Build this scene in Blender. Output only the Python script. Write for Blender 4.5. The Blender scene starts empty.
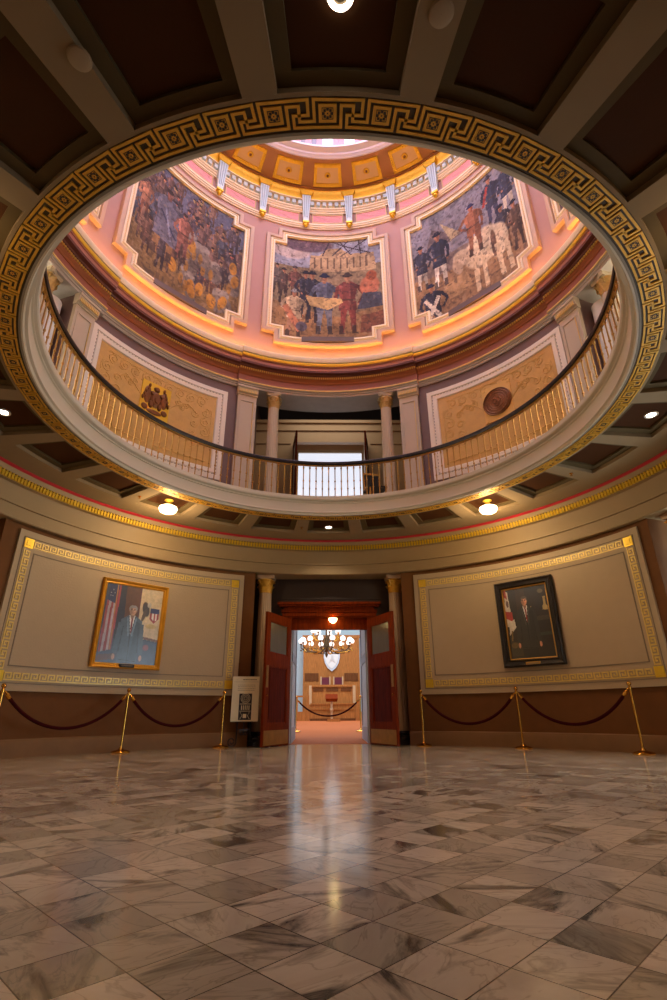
import bpy, bmesh, math, random
import numpy as np
from mathutils import Matrix, Vector
random.seed(7)
C = bpy.context.scene.collection
PI = math.pi
def rad(a): return a*PI/180.0

# ------------------------------------------------------------------ materials
def lin(c):
    c = c/255.0
    return c/12.92 if c <= 0.04045 else ((c+0.055)/1.055)**2.4
def rgb(t): return (lin(t[0]), lin(t[1]), lin(t[2]), 1.0)

def mat(name, col, rough=0.6, metal=0.0, var=0.12, scale=6.0, bump=0.0, bscale=60.0, spec=None, coat=0.0, stretch=(1, 1, 1)):
    m = bpy.data.materials.new(name); m.use_nodes = True
    nt = m.node_tree; b = nt.nodes['Principled BSDF']
    b.inputs['Roughness'].default_value = rough
    b.inputs['Metallic'].default_value = metal
    if spec is not None: b.inputs['Specular IOR Level'].default_value = spec
    if coat: b.inputs['Coat Weight'].default_value = coat; b.inputs['Coat Roughness'].default_value = 0.12
    tc = nt.nodes.new('ShaderNodeTexCoord')
    mp = nt.nodes.new('ShaderNodeMapping'); mp.inputs['Scale'].default_value = stretch
    nt.links.new(tc.outputs['Object'], mp.inputs['Vector'])
    n = nt.nodes.new('ShaderNodeTexNoise'); n.inputs['Scale'].default_value = scale; n.inputs['Detail'].default_value = 4
    nt.links.new(mp.outputs['Vector'], n.inputs['Vector'])
    r = nt.nodes.new('ShaderNodeMix'); r.data_type = 'RGBA'
    c = rgb(col)
    r.inputs[6].default_value = tuple(x*(1-var) for x in c[:3])+(1,)
    r.inputs[7].default_value = tuple(min(1, x*(1+var)) for x in c[:3])+(1,)
    nt.links.new(n.outputs['Fac'], r.inputs[0])
    nt.links.new(r.outputs[2], b.inputs['Base Color'])
    if bump:
        n2 = nt.nodes.new('ShaderNodeTexNoise'); n2.inputs['Scale'].default_value = bscale; n2.inputs['Detail'].default_value = 3
        nt.links.new(mp.outputs['Vector'], n2.inputs['Vector'])
        bp = nt.nodes.new('ShaderNodeBump'); bp.inputs['Strength'].default_value = bump; bp.inputs['Distance'].default_value = 0.01
        nt.links.new(n2.outputs['Fac'], bp.inputs['Height']); nt.links.new(bp.outputs['Normal'], b.inputs['Normal'])
    return m

def emis(name, col, strength):
    m = bpy.data.materials.new(name); m.use_nodes = True
    b = m.node_tree.nodes['Principled BSDF']
    b.inputs['Base Color'].default_value = rgb(col)
    b.inputs['Emission Color'].default_value = rgb(col)
    b.inputs['Emission Strength'].default_value = strength
    return m

def vmat(name, rough=0.45, spec=0.5, coat=0.0):
    m = bpy.data.materials.new(name); m.use_nodes = True
    nt = m.node_tree; b = nt.nodes['Principled BSDF']
    a = nt.nodes.new('ShaderNodeVertexColor'); a.layer_name = 'paint'
    nt.links.new(a.outputs['Color'], b.inputs['Base Color'])
    b.inputs['Roughness'].default_value = rough; b.inputs['Specular IOR Level'].default_value = spec
    if coat: b.inputs['Coat Weight'].default_value = coat; b.inputs['Coat Roughness'].default_value = 0.25
    return m

def wood(name, col, rough=0.35, dark=0.45, grain=(9, 9, 0.9), coat=0.0):
    m = bpy.data.materials.new(name); m.use_nodes = True
    nt = m.node_tree; b = nt.nodes['Principled BSDF']; b.inputs['Roughness'].default_value = rough; b.inputs['Specular IOR Level'].default_value = 0.05
    tc = nt.nodes.new('ShaderNodeTexCoord'); mp = nt.nodes.new('ShaderNodeMapping'); mp.inputs['Scale'].default_value = grain
    nt.links.new(tc.outputs['Object'], mp.inputs['Vector'])
    n = nt.nodes.new('ShaderNodeTexNoise'); n.inputs['Scale'].default_value = 3.0; n.inputs['Detail'].default_value = 6; n.inputs['Distortion'].default_value = 0.6
    nt.links.new(mp.outputs['Vector'], n.inputs['Vector'])
    cr = nt.nodes.new('ShaderNodeValToRGB')
    c = rgb(col)[:3]
    cr.color_ramp.elements[0].position = 0.3; cr.color_ramp.elements[0].color = tuple(x*dark for x in c)+(1,)
    cr.color_ramp.elements[1].position = 0.7; cr.color_ramp.elements[1].color = c+(1,)
    nt.links.new(n.outputs['Fac'], cr.inputs['Fac']); nt.links.new(cr.outputs['Color'], b.inputs['Base Color'])
    return m

def marble():
    m = bpy.data.materials.new('polished_marble_tiles'); m.use_nodes = True
    nt = m.node_tree; b = nt.nodes['Principled BSDF']; N = nt.nodes.new; L = nt.links.new
    T = 0.2135
    tc = N('ShaderNodeTexCoord')
    mp = N('ShaderNodeMapping'); mp.inputs['Rotation'].default_value = (0, 0, rad(45.5)); mp.inputs['Scale'].default_value = (1/T, 1/T, 1/T)
    mp.inputs['Location'].default_value = (0.02, 0.38, 0)
    L(tc.outputs['Object'], mp.inputs['Vector'])
    fl = N('ShaderNodeVectorMath'); fl.operation = 'FLOOR'; L(mp.outputs[0], fl.inputs[0])
    fr = N('ShaderNodeVectorMath'); fr.operation = 'FRACTION'; L(mp.outputs[0], fr.inputs[0])
    wn = N('ShaderNodeTexWhiteNoise'); wn.noise_dimensions = '3D'; L(fl.outputs[0], wn.inputs['Vector'])
    # veins: each tile looks at its own piece of the stone
    of = N('ShaderNodeVectorMath'); of.operation = 'MULTIPLY_ADD'; L(wn.outputs['Color'], of.inputs[0]); of.inputs[1].default_value = (37, 37, 37); L(mp.outputs[0], of.inputs[2])
    rt = N('ShaderNodeVectorRotate'); rt.rotation_type = 'Z_AXIS'
    an = N('ShaderNodeMath'); an.operation = 'MULTIPLY'; L(wn.outputs['Value'], an.inputs[0]); an.inputs[1].default_value = 6.28
    L(of.outputs[0], rt.inputs['Vector']); L(an.outputs[0], rt.inputs['Angle'])
    st = N('ShaderNodeMapping'); st.inputs['Scale'].default_value = (0.42, 1.25, 1); L(rt.outputs[0], st.inputs['Vector'])
    n1 = N('ShaderNodeTexNoise'); n1.inputs['Scale'].default_value = 0.85; n1.inputs['Detail'].default_value = 7; n1.inputs['Roughness'].default_value = 0.6; n1.inputs['Distortion'].default_value = 0.9
    L(st.outputs[0], n1.inputs['Vector'])
    cr = N('ShaderNodeValToRGB'); e = cr.color_ramp.elements
    e[0].position = 0.0; e[0].color = rgb((204, 176, 130)); e[1].position = 1.0; e[1].color = rgb((204, 184, 154))
    for p, c in ((0.36, (188, 168, 138)), (0.52, (200, 180, 148)), (0.60, (150, 134, 110)), (0.66, (74, 66, 56)), (0.73, (140, 124, 102))):
        k = e.new(p); k.color = rgb(c)
    L(n1.outputs['Fac'], cr.inputs['Fac'])
    n2 = N('ShaderNodeTexNoise'); n2.inputs['Scale'].default_value = 2.2; n2.inputs['Detail'].default_value = 5; n2.inputs['Distortion'].default_value = 0.8
    L(st.outputs[0], n2.inputs['Vector'])
    c2 = N('ShaderNodeValToRGB'); g = c2.color_ramp.elements
    g[0].position = 0.475; g[0].color = (1, 1, 1, 1); g[1].position = 0.5; g[1].color = (0.5, 0.48, 0.44, 1)
    k = g.new(0.525); k.color = (1, 1, 1, 1)
    L(n2.outputs['Fac'], c2.inputs['Fac'])
    mu = N('ShaderNodeMix'); mu.data_type = 'RGBA'; mu.blend_type = 'MULTIPLY'; mu.inputs[0].default_value = 0.55
    L(cr.outputs['Color'], mu.inputs[6]); L(c2.outputs['Color'], mu.inputs[7])
    # tone per tile
    tr = N('ShaderNodeMapRange'); tr.inputs['To Min'].default_value = 0.6; tr.inputs['To Max'].default_value = 1.15; L(wn.outputs['Value'], tr.inputs['Value'])
    tm = N('ShaderNodeVectorMath'); tm.operation = 'SCALE'; L(mu.outputs[2], tm.inputs[0]); L(tr.outputs[0], tm.inputs['Scale'])
    # joints
    sp = N('ShaderNodeSeparateXYZ'); L(fr.outputs[0], sp.inputs[0])
    def edge(s):
        a = N('ShaderNodeMath'); a.operation = 'SUBTRACT'; L(s, a.inputs[0]); a.inputs[1].default_value = 0.5
        q = N('ShaderNodeMath'); q.operation = 'ABSOLUTE'; L(a.outputs[0], q.inputs[0]); return q.outputs[0]
    mx = N('ShaderNodeMath'); mx.operation = 'MAXIMUM'; L(edge(sp.outputs['X']), mx.inputs[0]); L(edge(sp.outputs['Y']), mx.inputs[1])
    gt = N('ShaderNodeMath'); gt.operation = 'GREATER_THAN'; gt.inputs[1].default_value = 0.491; L(mx.outputs[0], gt.inputs[0])
    fm = N('ShaderNodeMix'); fm.data_type = 'RGBA'; L(gt.outputs[0], fm.inputs[0]); L(tm.outputs[0], fm.inputs[6]); fm.inputs[7].default_value = rgb((72, 56, 40))
    L(fm.outputs[2], b.inputs['Base Color'])
    ro = N('ShaderNodeMapRange'); ro.inputs['To Min'].default_value = 0.08; ro.inputs['To Max'].default_value = 0.17; L(n1.outputs['Fac'], ro.inputs['Value'])
    L(ro.outputs[0], b.inputs['Roughness'])
    b.inputs['Specular IOR Level'].default_value = 0.38
    # the polished slabs lie very slightly uneven
    n3 = N('ShaderNodeTexNoise'); n3.inputs['Scale'].default_value = 3.5; n3.inputs['Detail'].default_value = 2; L(tc.outputs['Object'], n3.inputs['Vector'])
    bp = N('ShaderNodeBump'); bp.inputs['Strength'].default_value = 0.045; bp.inputs['Distance'].default_value = 0.02
    L(n3.outputs['Fac'], bp.inputs['Height']); L(bp.outputs[0], b.inputs['Normal'])
    return m

M = dict(
 marble=marble(),
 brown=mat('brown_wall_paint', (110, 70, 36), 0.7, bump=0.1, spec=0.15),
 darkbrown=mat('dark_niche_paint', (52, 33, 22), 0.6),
 base=mat('baseboard_paint', (130, 94, 60), 0.6, spec=0.2),
 cream=mat('cream_panel_paint', (178, 154, 122), 0.65, var=0.04, bump=0.25, bscale=40),
 creamline=mat('panel_bead_paint', (132, 114, 92), 0.6),
 taupe=mat('taupe_ceiling_paint', (144, 122, 92), 0.75, var=0.05, spec=0.15),
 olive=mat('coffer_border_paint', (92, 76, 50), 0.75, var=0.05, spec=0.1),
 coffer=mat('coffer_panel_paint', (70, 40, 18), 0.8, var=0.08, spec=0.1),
 keybase=mat('key_band_ground', (70, 54, 32), 0.6),
 gold=mat('old_gold_leaf', (222, 166, 56), 0.4, 0.35, var=0.25, scale=14, bump=0.25, bscale=45),
 gold2=mat('bright_gold_leaf', (232, 192, 56), 0.35, 0.45, var=0.12, scale=14),
 palegold=mat('pale_gold_leaf', (222, 190, 106), 0.35, 0.15, var=0.2, scale=10),
 brass=mat('polished_brass', (214, 160, 70), 0.16, 1.0, var=0.05),
 balbrass=mat('gilded_baluster_metal', (186, 142, 70), 0.36, 0.6, var=0.08),
 red=mat('red_paint_line', (176, 24, 38), 0.5),
 frieze=mat('tan_frieze_paint', (150, 124, 86), 0.6, var=0.04),
 fascia=mat('gallery_fascia_paint', (206, 192, 168), 0.55, var=0.03),
 fasciadark=mat('gallery_moulding_paint', (138, 124, 104), 0.55),
 mauve=mat('mauve_wall_paint', (112, 86, 78), 0.6),
 pil=mat('pilaster_paint', (192, 176, 150), 0.55, var=0.04),
 white=mat('ivory_frame_paint', (232, 220, 200), 0.55, var=0.03),
 relief=mat('gilded_relief_panel', (206, 162, 86), 0.5, 0.1, var=0.16, scale=9, bump=0.35, bscale=30),
 reliefline=mat('gilded_scroll_relief', (222, 178, 96), 0.42, 0.2, var=0.1),
 bronze=mat('bronze_medallion', (128, 82, 44), 0.4, 0.5, var=0.3, scale=18),
 gray=mat('gray_moulding_paint', (178, 170, 160), 0.55),
 terra=mat('terracotta_frieze_paint', (152, 92, 74), 0.6, var=0.05),
 orange=mat('burnt_orange_paint', (148, 84, 40), 0.55, var=0.05),
 maroonp=mat('maroon_cornice_paint', (104, 52, 42), 0.55),
 rose=mat('rose_moulding_paint', (176, 118, 104), 0.55),
 ivory=mat('ivory_cornice_paint', (238, 224, 196), 0.5, var=0.02),
 pink=mat('rose_drum_plaster', (188, 148, 142), 0.75, var=0.07, scale=2.5),
 mframe=mat('mauve_mural_frame', (196, 168, 150), 0.6, var=0.05),
 blue=mat('pale_blue_console_paint', (206, 226, 238), 0.5, var=0.02),
 umber=mat('umber_soffit_paint', (172, 124, 82), 0.6, var=0.05),
 tan=mat('tan_coffer_paint', (214, 184, 136), 0.6, var=0.04),
 lav=mat('white_ring_plaster', (226, 222, 238), 0.5, var=0.02),
 colm=mat('column_paint', (188, 156, 122), 0.5, var=0.05),
 colg=mat('gallery_column_paint', (194, 178, 148), 0.5, var=0.05),
 black=mat('black_iron', (16, 13, 14), 0.35),
 rail=mat('dark_handrail', (14, 10, 15), 0.4),
 velvet=mat('maroon_velvet_rope', (58, 10, 12), 0.95, bump=0.3, spec=0.1),
 mahog=wood('mahogany', (136, 50, 10), 0.5, 0.45),
 mahogdark=wood('mahogany_panel', (104, 32, 12), 0.5, 0.45),
 oak=wood('oak_panelling', (196, 130, 72), 0.4, 0.62),
 oakdark=wood('dark_oak_strip', (126, 78, 46), 0.4, 0.6),
 whitep=mat('white_wall_paint', (226, 224, 216), 0.6, var=0.02),
 bluew=mat('pale_blue_wall', (196, 224, 238), 0.6, var=0.03),
 bluep=mat('reveal_panel_paint', (214, 226, 240), 0.5, var=0.03),
 bluegray=mat('reveal_rail_paint', (170, 180, 200), 0.5, var=0.03),
 carpet=mat('rust_patterned_carpet', (184, 98, 42), 0.95, var=0.3, scale=26, bump=0.3),
 maroon=mat('maroon_leather', (104, 22, 46), 0.4),
 chairw=mat('pale_chair_wood', (204, 170, 130), 0.4),
 green=mat('dark_green_board', (40, 52, 46), 0.4),
 plate=mat('brass_kick_plate', (190, 142, 62), 0.3, 0.9, var=0.3, scale=8),
 paper=mat('cream_sign_board', (226, 212, 178), 0.6, var=0.02),
 ink=mat('dark_print', (44, 38, 40), 0.6),
 ink2=mat('grey_print', (128, 116, 98), 0.6),
 frameg=mat('gilt_picture_frame', (226, 164, 50), 0.35, 0.35, var=0.2),
 framed=mat('dark_carved_frame', (34, 25, 20), 0.35, 0.1, var=0.5, scale=60, bump=0.8, bscale=50),
 gilt=mat('thin_gilt_slip', (186, 140, 64), 0.35, 0.6),
 shield=mat('white_plaster_shield', (238, 240, 242), 0.5, var=0.04, scale=14, bump=0.4, bscale=12),
 offw=mat('speaker_grille_paint', (160, 138, 108), 0.7),
 mural=vmat('mural_oil_paint', 0.7, 0.2),
 oil=vmat('varnished_oil_paint', 0.3, 0.5, coat=0.4),
 e_globe=emis('lit_opal_globe', (255, 224, 176), 7.0),
 e_cglobe=emis('lit_chandelier_globe', (255, 240, 232), 1.3),
 e_down=emis('lit_downlight_lens', (255, 248, 240), 22.0),
 e_cove=emis('lit_cove_lamp', (255, 186, 80), 40.0),
 e_pink=emis('pink_stained_glass', (226, 140, 156), 0.3),
 e_win=emis('daylit_window_glass', (226, 234, 250), 0.95),
 e_wing=emis('gallery_daylit_glass', (255, 240, 214), 9.0),
 e_winb=emis('bright_daylit_glass', (214, 234, 250), 9.0),
 e_winw=emis('dim_warm_glass', (255, 206, 130), 1.2),
 e_topglow=emis('added_top_glow_disc', (222, 214, 255), 3.0),
 e_s1=emis('lit_white_glass', (236, 232, 238), 0.55),
 e_s2=emis('lit_rose_glass', (216, 130, 140), 0.4),
 e_s3=emis('lit_grey_glass', (120, 116, 130), 0.25),
 e_bowl=emis('lit_bowl_lamp', (255, 226, 150), 10.0),
)
M['bluerib'] = mat('console_rib_paint', (166, 188, 206), 0.5)
M['capital2'] = mat('gilded_stone_capital', (206, 172, 104), 0.45, 0.2, var=.3, scale=30)
M['plaque'] = mat('dark_caption_plaque', (92, 74, 72), 0.6)
M['glassrip'] = mat('pale_pink_glass_ripple', (246, 206, 210), 0.3)
M['bronzed'] = mat('dark_bronze', (96, 76, 50), 0.4, 0.6, var=.4, scale=20)
M['frost'] = mat('frosted_glass_pane', (104, 92, 72), 0.25, 0.0, var=0.15, scale=3, stretch=(8, 8, .7))

# ------------------------------------------------------------------ mesh builder
def P(r, a, z): return (r*math.sin(rad(a)), r*math.cos(rad(a)), z)

class MB:
    def __init__(s): s.v = []; s.f = []; s.m = []
    def add(s, vs, fs, mi=0):
        o = len(s.v); s.v += [tuple(x) for x in vs]
        for f in fs: s.f.append([i+o for i in f]); s.m.append(mi)
    def lathe(s, prof, a0=0, a1=360, n=96, mi=0, closed=False, caps=True):
        full = abs(a1-a0-360) < 1e-6
        k = len(prof); cnt = n if full else n+1
        vs = [P(r, a0+(a1-a0)*i/n, z) for i in range(cnt) for r, z in prof]
        fs = []
        for i in range(n):
            j = (i+1) % cnt
            for q in range(k if closed else k-1):
                w = (q+1) % k
                fs.append([i*k+q, j*k+q, j*k+w, i*k+w])
        if closed and caps and not full:
            fs.append(list(range(k))); fs.append([(cnt-1)*k+q for q in range(k)])
        s.add(vs, fs, mi)
    def sector(s, r0, r1, a0, a1, z0, z1, n=1, mi=0):
        s.lathe([(r0, z0), (r1, z0), (r1, z1), (r0, z1)], a0, a1, n, mi, closed=True)
    def box(s, x0, x1, y0, y1, z0, z1, mi=0, T=None):
        vs = [(x, y, z) for x in (x0, x1) for y in (y0, y1) for z in (z0, z1)]
        if T: vs = [tuple(T @ Vector(v)) for v in vs]
        s.add(vs, [[0, 1, 3, 2], [4, 6, 7, 5], [0, 4, 5, 1], [2, 3, 7, 6], [0, 2, 6, 4], [1, 5, 7, 3]], mi)
    def turned(s, prof, x=0, y=0, z=0, n=16, mi=0, cap=True, mod=None):
        k = len(prof); vs = []
        for i in range(n):
            t = 2*PI*i/n
            for r, h in prof:
                rr = r*(mod(t, h) if mod else 1)
                vs.append((x+rr*math.cos(t), y+rr*math.sin(t), z+h))
        fs = [[i*k+q, ((i+1) % n)*k+q, ((i+1) % n)*k+q+1, i*k+q+1] for i in range(n) for q in range(k-1)]
        if cap: fs.append([i*k for i in range(n)]); fs.append([i*k+k-1 for i in range(n)])
        s.add(vs, fs, mi)
    def ball(s, x, y, z, r, n=12, m=8, mi=0, sz=1.0):
        s.turned([(max(1e-4, r*math.sin(PI*q/m)), -r*sz*math.cos(PI*q/m)) for q in range(m+1)], x, y, z, n, mi, cap=False)
    def tube(s, pts, r, n=6, mi=0, flat=1.0):
        k = len(pts); vs = []
        for i, p in enumerate(pts):
            p = Vector(p); t = (Vector(pts[min(i+1, k-1)])-Vector(pts[max(i-1, 0)]))
            if t.length < 1e-9: t = Vector((0, 0, 1))
            t.normalize(); u = t.cross(Vector((0, 0, 1)))
            if u.length < 1e-3: u = t.cross(Vector((1, 0, 0)))
            u.normalize(); w = t.cross(u)
            rr = r[i] if isinstance(r, (list, tuple)) else r
            for j in range(n):
                a = 2*PI*j/n; vs.append(tuple(p+u*rr*math.cos(a)+w*rr*flat*math.sin(a)))
        fs = [[i*n+j, i*n+(j+1) % n, (i+1)*n+(j+1) % n, (i+1)*n+j] for i in range(k-1) for j in range(n)]
        fs.append(list(range(n))); fs.append([(k-1)*n+j for j in range(n)])
        s.add(vs, fs, mi)
    def slab(s, poly, T0, T1, mi=0):     # polygon extruded between two point maps
        n = len(poly); vs = [T0(p) for p in poly]+[T1(p) for p in poly]
        s.add(vs, [list(range(n)), list(range(n, 2*n))]+[[i, (i+1) % n, n+(i+1) % n, n+i] for i in range(n)], mi)
    def build(s, name, mats, parent=None, smooth=35, loc=None, rotz=0, fix=True):
        me = bpy.data.meshes.new(name); me.from_pydata(s.v, [], s.f)
        if not isinstance(mats, (list, tuple)): mats = [mats]
        for q in mats: me.materials.append(q)
        me.polygons.foreach_set('material_index', s.m)
        me.update()
        if fix:
            bm = bmesh.new(); bm.from_mesh(me); bmesh.ops.recalc_face_normals(bm, faces=bm.faces); bm.to_mesh(me); bm.free()
        if smooth:
            me.polygons.foreach_set('use_smooth', [True]*len(me.polygons)); me.set_sharp_from_angle(angle=rad(smooth))
        o = bpy.data.objects.new(name, me); C.objects.link(o)
        if parent: o.parent = parent
        if loc: o.location = loc
        if rotz: o.rotation_euler = (0, 0, rotz)
        return o

def tag(o, label=None, cat=None, group=None, kind=None):
    if label: o['label'] = label
    if cat: o['category'] = cat
    if group: o['group'] = group
    if kind: o['kind'] = kind
    return o
def empty(name, loc, rotz=0, **k):
    o = bpy.data.objects.new(name, None); C.objects.link(o); o.location = loc; o.rotation_euler = (0, 0, rotz); o.empty_display_size = 0.2
    return tag(o, **k)
def S(o): o['kind'] = 'structure'; return o
def copy_tree(o, parent=None):
    c = o.copy(); C.objects.link(c); c.parent = parent
    for ch in list(o.children): copy_tree(ch, c)
    return c

# ------------------------------------------------------------------ floor and ground-floor walls
b = MB(); b.box(-7.6, 7.6, -8.6, 5.6, -0.2, 0); S(b.build('floor', M['marble'], smooth=0))

ZC = 4.10
quads = [('wall_northeast', 17.3, 71.2), ('wall_northwest', -71.2, -17.3), ('wall_southeast', 108.8, 161), ('wall_southwest', -161, -108.8)]
for nm, a0, a1 in quads:
    b = MB(); b.sector(5.25, 5.8, a0, a1, 0, 4.3, 30); w = S(b.build(nm, M['brown']))
    b = MB(); b.lathe([(5.25, 0), (5.21, 0), (5.21, 0.2), (5.225, 0.235), (5.25, 0.25)], a0, a1, 30, closed=True)
    b.build('baseboard', M['base'], w)

def meander_small(b, f, length, rows=0.115, flip=False, mi=0):
    # running square fret: f maps (s along, t across 0..1)
    n = max(1, int(round(length/0.141))); p = length/n; u = p/7.0; h = rows/7.0
    R = [(0, 1.2, 0, 7), (1.2, 6, 5.8, 7), (4.8, 6, 2, 5.8), (2.4, 4.8, 2, 3.2), (2.4, 3.6, 3.2, 4.6), (1.2, 7, 0, 1.2)]
    for i in range(n):
        for (x0, x1, y0, y1) in R:
            b_quad(b, f, i*p+x0*u, i*p+x1*u, y0*h, y1*h, mi)
def b_quad(b, f, s0, s1, t0, t1, mi):
    vs = [f(s, t, d) for d in (0, 1) for (s, t) in ((s0, t0), (s1, t0), (s1, t1), (s0, t1))]
    b.add(vs, [[4, 5, 6, 7], [0, 1, 5, 4], [1, 2, 6, 5], [2, 3, 7, 6], [3, 0, 4, 7]], mi)

def wall_panel(name, a0, a1):
    R = 5.25
    b = MB(); b.sector(5.212, 5.25, a0, a1, 0.90, 3.28, 26); root = S(b.build(name, M['cream']))
    # bead lines
    b = MB()
    def frame(m0, m1, z0, z1, w):
        wa = w/R*57.3
        b.sector(5.203, 5.214, m0, m1, z0, z0+w, 26); b.sector(5.203, 5.214, m0, m1, z1-w, z1, 26)
        b.sector(5.203, 5.214, m0, m0+wa, z0+w, z1-w); b.sector(5.203, 5.214, m1-wa, m1, z0+w, z1-w)
    frame(a0+0.95, a1-0.95, 1.0, 3.18, 0.012); frame(a0+3.3, a1-3.3, 1.24, 2.95, 0.016)
    b.build('bead_moulding', M['creamline'], root)
    r = 5.212
    c0, c1 = a0+1.15, a1-1.15; zc0, zc1 = 1.02, 3.16; sq = 0.155; dq = sq/R*57.3
    b = MB(); W = (c1-c0-2*dq)/57.3*R-0.03
    b2 = MB()
    st = c0+dq+0.16
    b_low = zc0+0.02; b_top = zc1-sq+0.02
    for zz in (b_low, b_top):
        meander_small(b, lambda s, t, d: P(r-0.012*d, st+s/R*57.3, zz+t), W)
    H = zc1-zc0-2*sq-0.03
    for aa in (c0+0.2, c1-dq+0.2):
        meander_small(b, lambda s, t, d: P(r-0.012*d, aa+t/R*57.3, zc0+sq+0.015+s), H)
    b.build('greek_key_border', M['palegold'], root, smooth=0)
    for aa in (c0, c1-dq):
        for zz in (zc0, zc1-sq):
            q = MB(); q.sector(5.196, 5.214, aa, aa+dq, zz, zz+sq)
            q.sector(5.188, 5.197, aa+dq*.25, aa+dq*.75, zz+sq*.25, zz+sq*.75)
            q.build('corner_rosette', M['gold2'], root, smooth=0)
    return root
wall_panel('wall_panel_northeast', 20.3, 69.2)
wall_panel('wall_panel_northwest', -68.4, -20.0)
wall_panel('wall_panel_southeast', 111, 158.5)
wall_panel('wall_panel_southwest', -158.5, -111)

# ground-floor entablature around the whole rotunda
b = MB()
b.lathe([(5.25, 4.3), (5.02, 4.3), (5.02, 4.06), (5.035, 4.03), (5.045, 3.985), (5.08, 3.985), (5.08, 3.885), (5.14, 3.875), (5.15, 3.84), (5.15, 3.60), (5.13, 3.59), (5.13, 3.575), (5.165, 3.57), (5.165, 3.48), (5.15, 3.475), (5.15, 3.375), (5.16, 3.36), (5.80, 3.36), (5.80, 4.3)], n=144, closed=True)
ent = S(b.build('trim_1', M['frieze'], smooth=25))
b = MB()
N = 540
for i in range(N):
    a = 360*i/N
    if abs((a+180) % 360-180) > 150: continue
    b.sector(5.048, 5.085, a, a+0.42, 3.89, 3.955)
    b.sector(5.035, 5.06, a+0.06, a+0.34, 3.962, 3.985)
b.lathe([(5.06, 3.955), (5.045, 3.955), (5.045, 3.962), (5.06, 3.962)], n=144, closed=True)
b.build('gold_dentils', M['gold2'], ent, smooth=0)
b = MB(); b.lathe([(4.985, 4.097), (5.025, 4.097), (5.025, 4.06), (5.018, 4.06), (4.985, 4.085)], n=144, closed=True)
b.build('red_line', M['red'], ent)

# ceiling of the ring: ribs, 24 sunk coffers
b = MB()
r0, r1, r2, r3 = 3.738, 3.765, 4.53, 5.05
b.lathe([(r0, ZC), (r1, ZC)], n=144, mi=0); b.lathe([(r2, ZC), (r3, ZC)], n=144, mi=0)
for i in range(24):
    a = i*15.0; h = 5.8
    b.lathe([(r1, ZC), (r2, ZC)], a+h, a+15-h, 1, 0)
    def grid(ra, rb, ha, z, ra2, rb2, hb, mi):      # frame between two openings, same height
        b.lathe([(ra, z), (ra2, z)], a-ha, a+ha, 6, mi); b.lathe([(rb2, z), (rb, z)], a-ha, a+ha, 6, mi)
        b.lathe([(ra2, z), (rb2, z)], a-ha, a-hb, 1, mi); b.lathe([(ra2, z), (rb2, z)], a+hb, a+ha, 1, mi)
    def sides(ra, rb, ha, z0, z1, mi):
        b.lathe([(ra, z0), (ra, z1)], a-ha, a+ha, 6, mi); b.lathe([(rb, z0), (rb, z1)], a-ha, a+ha, 6, mi)
        for t in (-ha, ha): b.add([P(ra, a+t, z0), P(rb, a+t, z0), P(rb, a+t, z1), P(ra, a+t, z1)], [[0, 1, 2, 3]], mi)
    sides(r1, r2, h, ZC, ZC+0.055, 0)
    grid(r1, r2, h, ZC+0.055, 3.85, 4.43, 4.3, 1)
    sides(3.85, 4.43, 4.3, ZC+0.055, ZC+0.085, 1)
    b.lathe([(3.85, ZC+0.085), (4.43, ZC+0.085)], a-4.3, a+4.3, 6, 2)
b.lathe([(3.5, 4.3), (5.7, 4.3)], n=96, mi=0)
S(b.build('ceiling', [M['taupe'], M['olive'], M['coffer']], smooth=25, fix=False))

# soffit band with the large greek key
b = MB(); b.lathe([(3.515, 4.106), (3.738, 4.106), (3.738, 4.13), (3.515, 4.13)], n=192, closed=True)
b.lathe([(3.512, 4.096), (3.532, 4.096), (3.532, 4.107), (3.512, 4.107)], n=192, closed=True, mi=1)
band = S(b.build('trim_2', [M['keybase'], M['fasciadark']], smooth=25))
b = MB(); cell = 360/66.0; ur = 0.0182; rt = 3.733
KEY = [(0, 17, 0, 1), (0, 1, 1, 8), (16, 17, 1, 6), (11, 16, 5, 6), (9, 10, 2, 10), (10, 14, 2, 3), (13, 14, 3, 8), (14, 18, 7, 8), (11, 12, 6, 10), (0, 9, 9, 10), (12, 18, 9, 10), (2, 8, 2, 8)]
for i in range(66):
    a0 = 180-cell/2+i*cell-cell/36
    def f(s, t, d): return P(rt-t*ur, a0-s*cell/18.0+cell, 4.107-0.012*d)
    for (x0, x1, y0, y1) in KEY: b_quad(b, f, x0, x1, y0, y1, 0)
    def g(s, t, d): return P(rt-t*ur, a0-s*cell/18.0+cell, 4.0955-0.003*d)
    for k in range(8):        # rosette petals
        t = k*PI/4; b_quad(b, g, 5+1.35*math.cos(t)-.42, 5+1.35*math.cos(t)+.42, 5+1.35*math.sin(t)-.42, 5+1.35*math.sin(t)+.42, 1)
    for (x0, x1, y0, y1) in ((3.1, 6.9, 3.1, 3.3), (3.1, 6.9, 6.7, 6.9), (3.1, 3.3, 3.3, 6.7), (6.7, 6.9, 3.3, 6.7), (4.8, 5.2, 4.8, 5.2)): b_quad(b, g, x0, x1, y0, y1, 1)
b.build('greek_key_border', [M['gold'], M['keybase']], band, smooth=0, fix=False)

# fascia of the opening and gallery floor
b = MB()
b.lathe([(3.515, 4.125), (3.515, 4.10), (3.495, 4.10), (3.485, 4.135), (3.455, 4.145), (3.455, 4.165), (3.47, 4.175), (3.47, 4.345), (3.45, 4.352), (3.45, 4.365), (3.47, 4.372), (3.47, 4.385), (3.425, 4.40), (3.415, 4.42), (3.415, 4.475), (3.43, 4.485), (3.75, 4.485), (3.75, 4.125)], n=192, closed=True)
S(b.build('trim_3', M['fascia'], smooth=25))
b = MB(); b.lathe([(3.75, 4.35), (9.0, 4.35), (9.0, 4.47), (3.75, 4.47)], n=96, closed=True); S(b.build('floor_gallery', M['taupe']))

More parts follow.
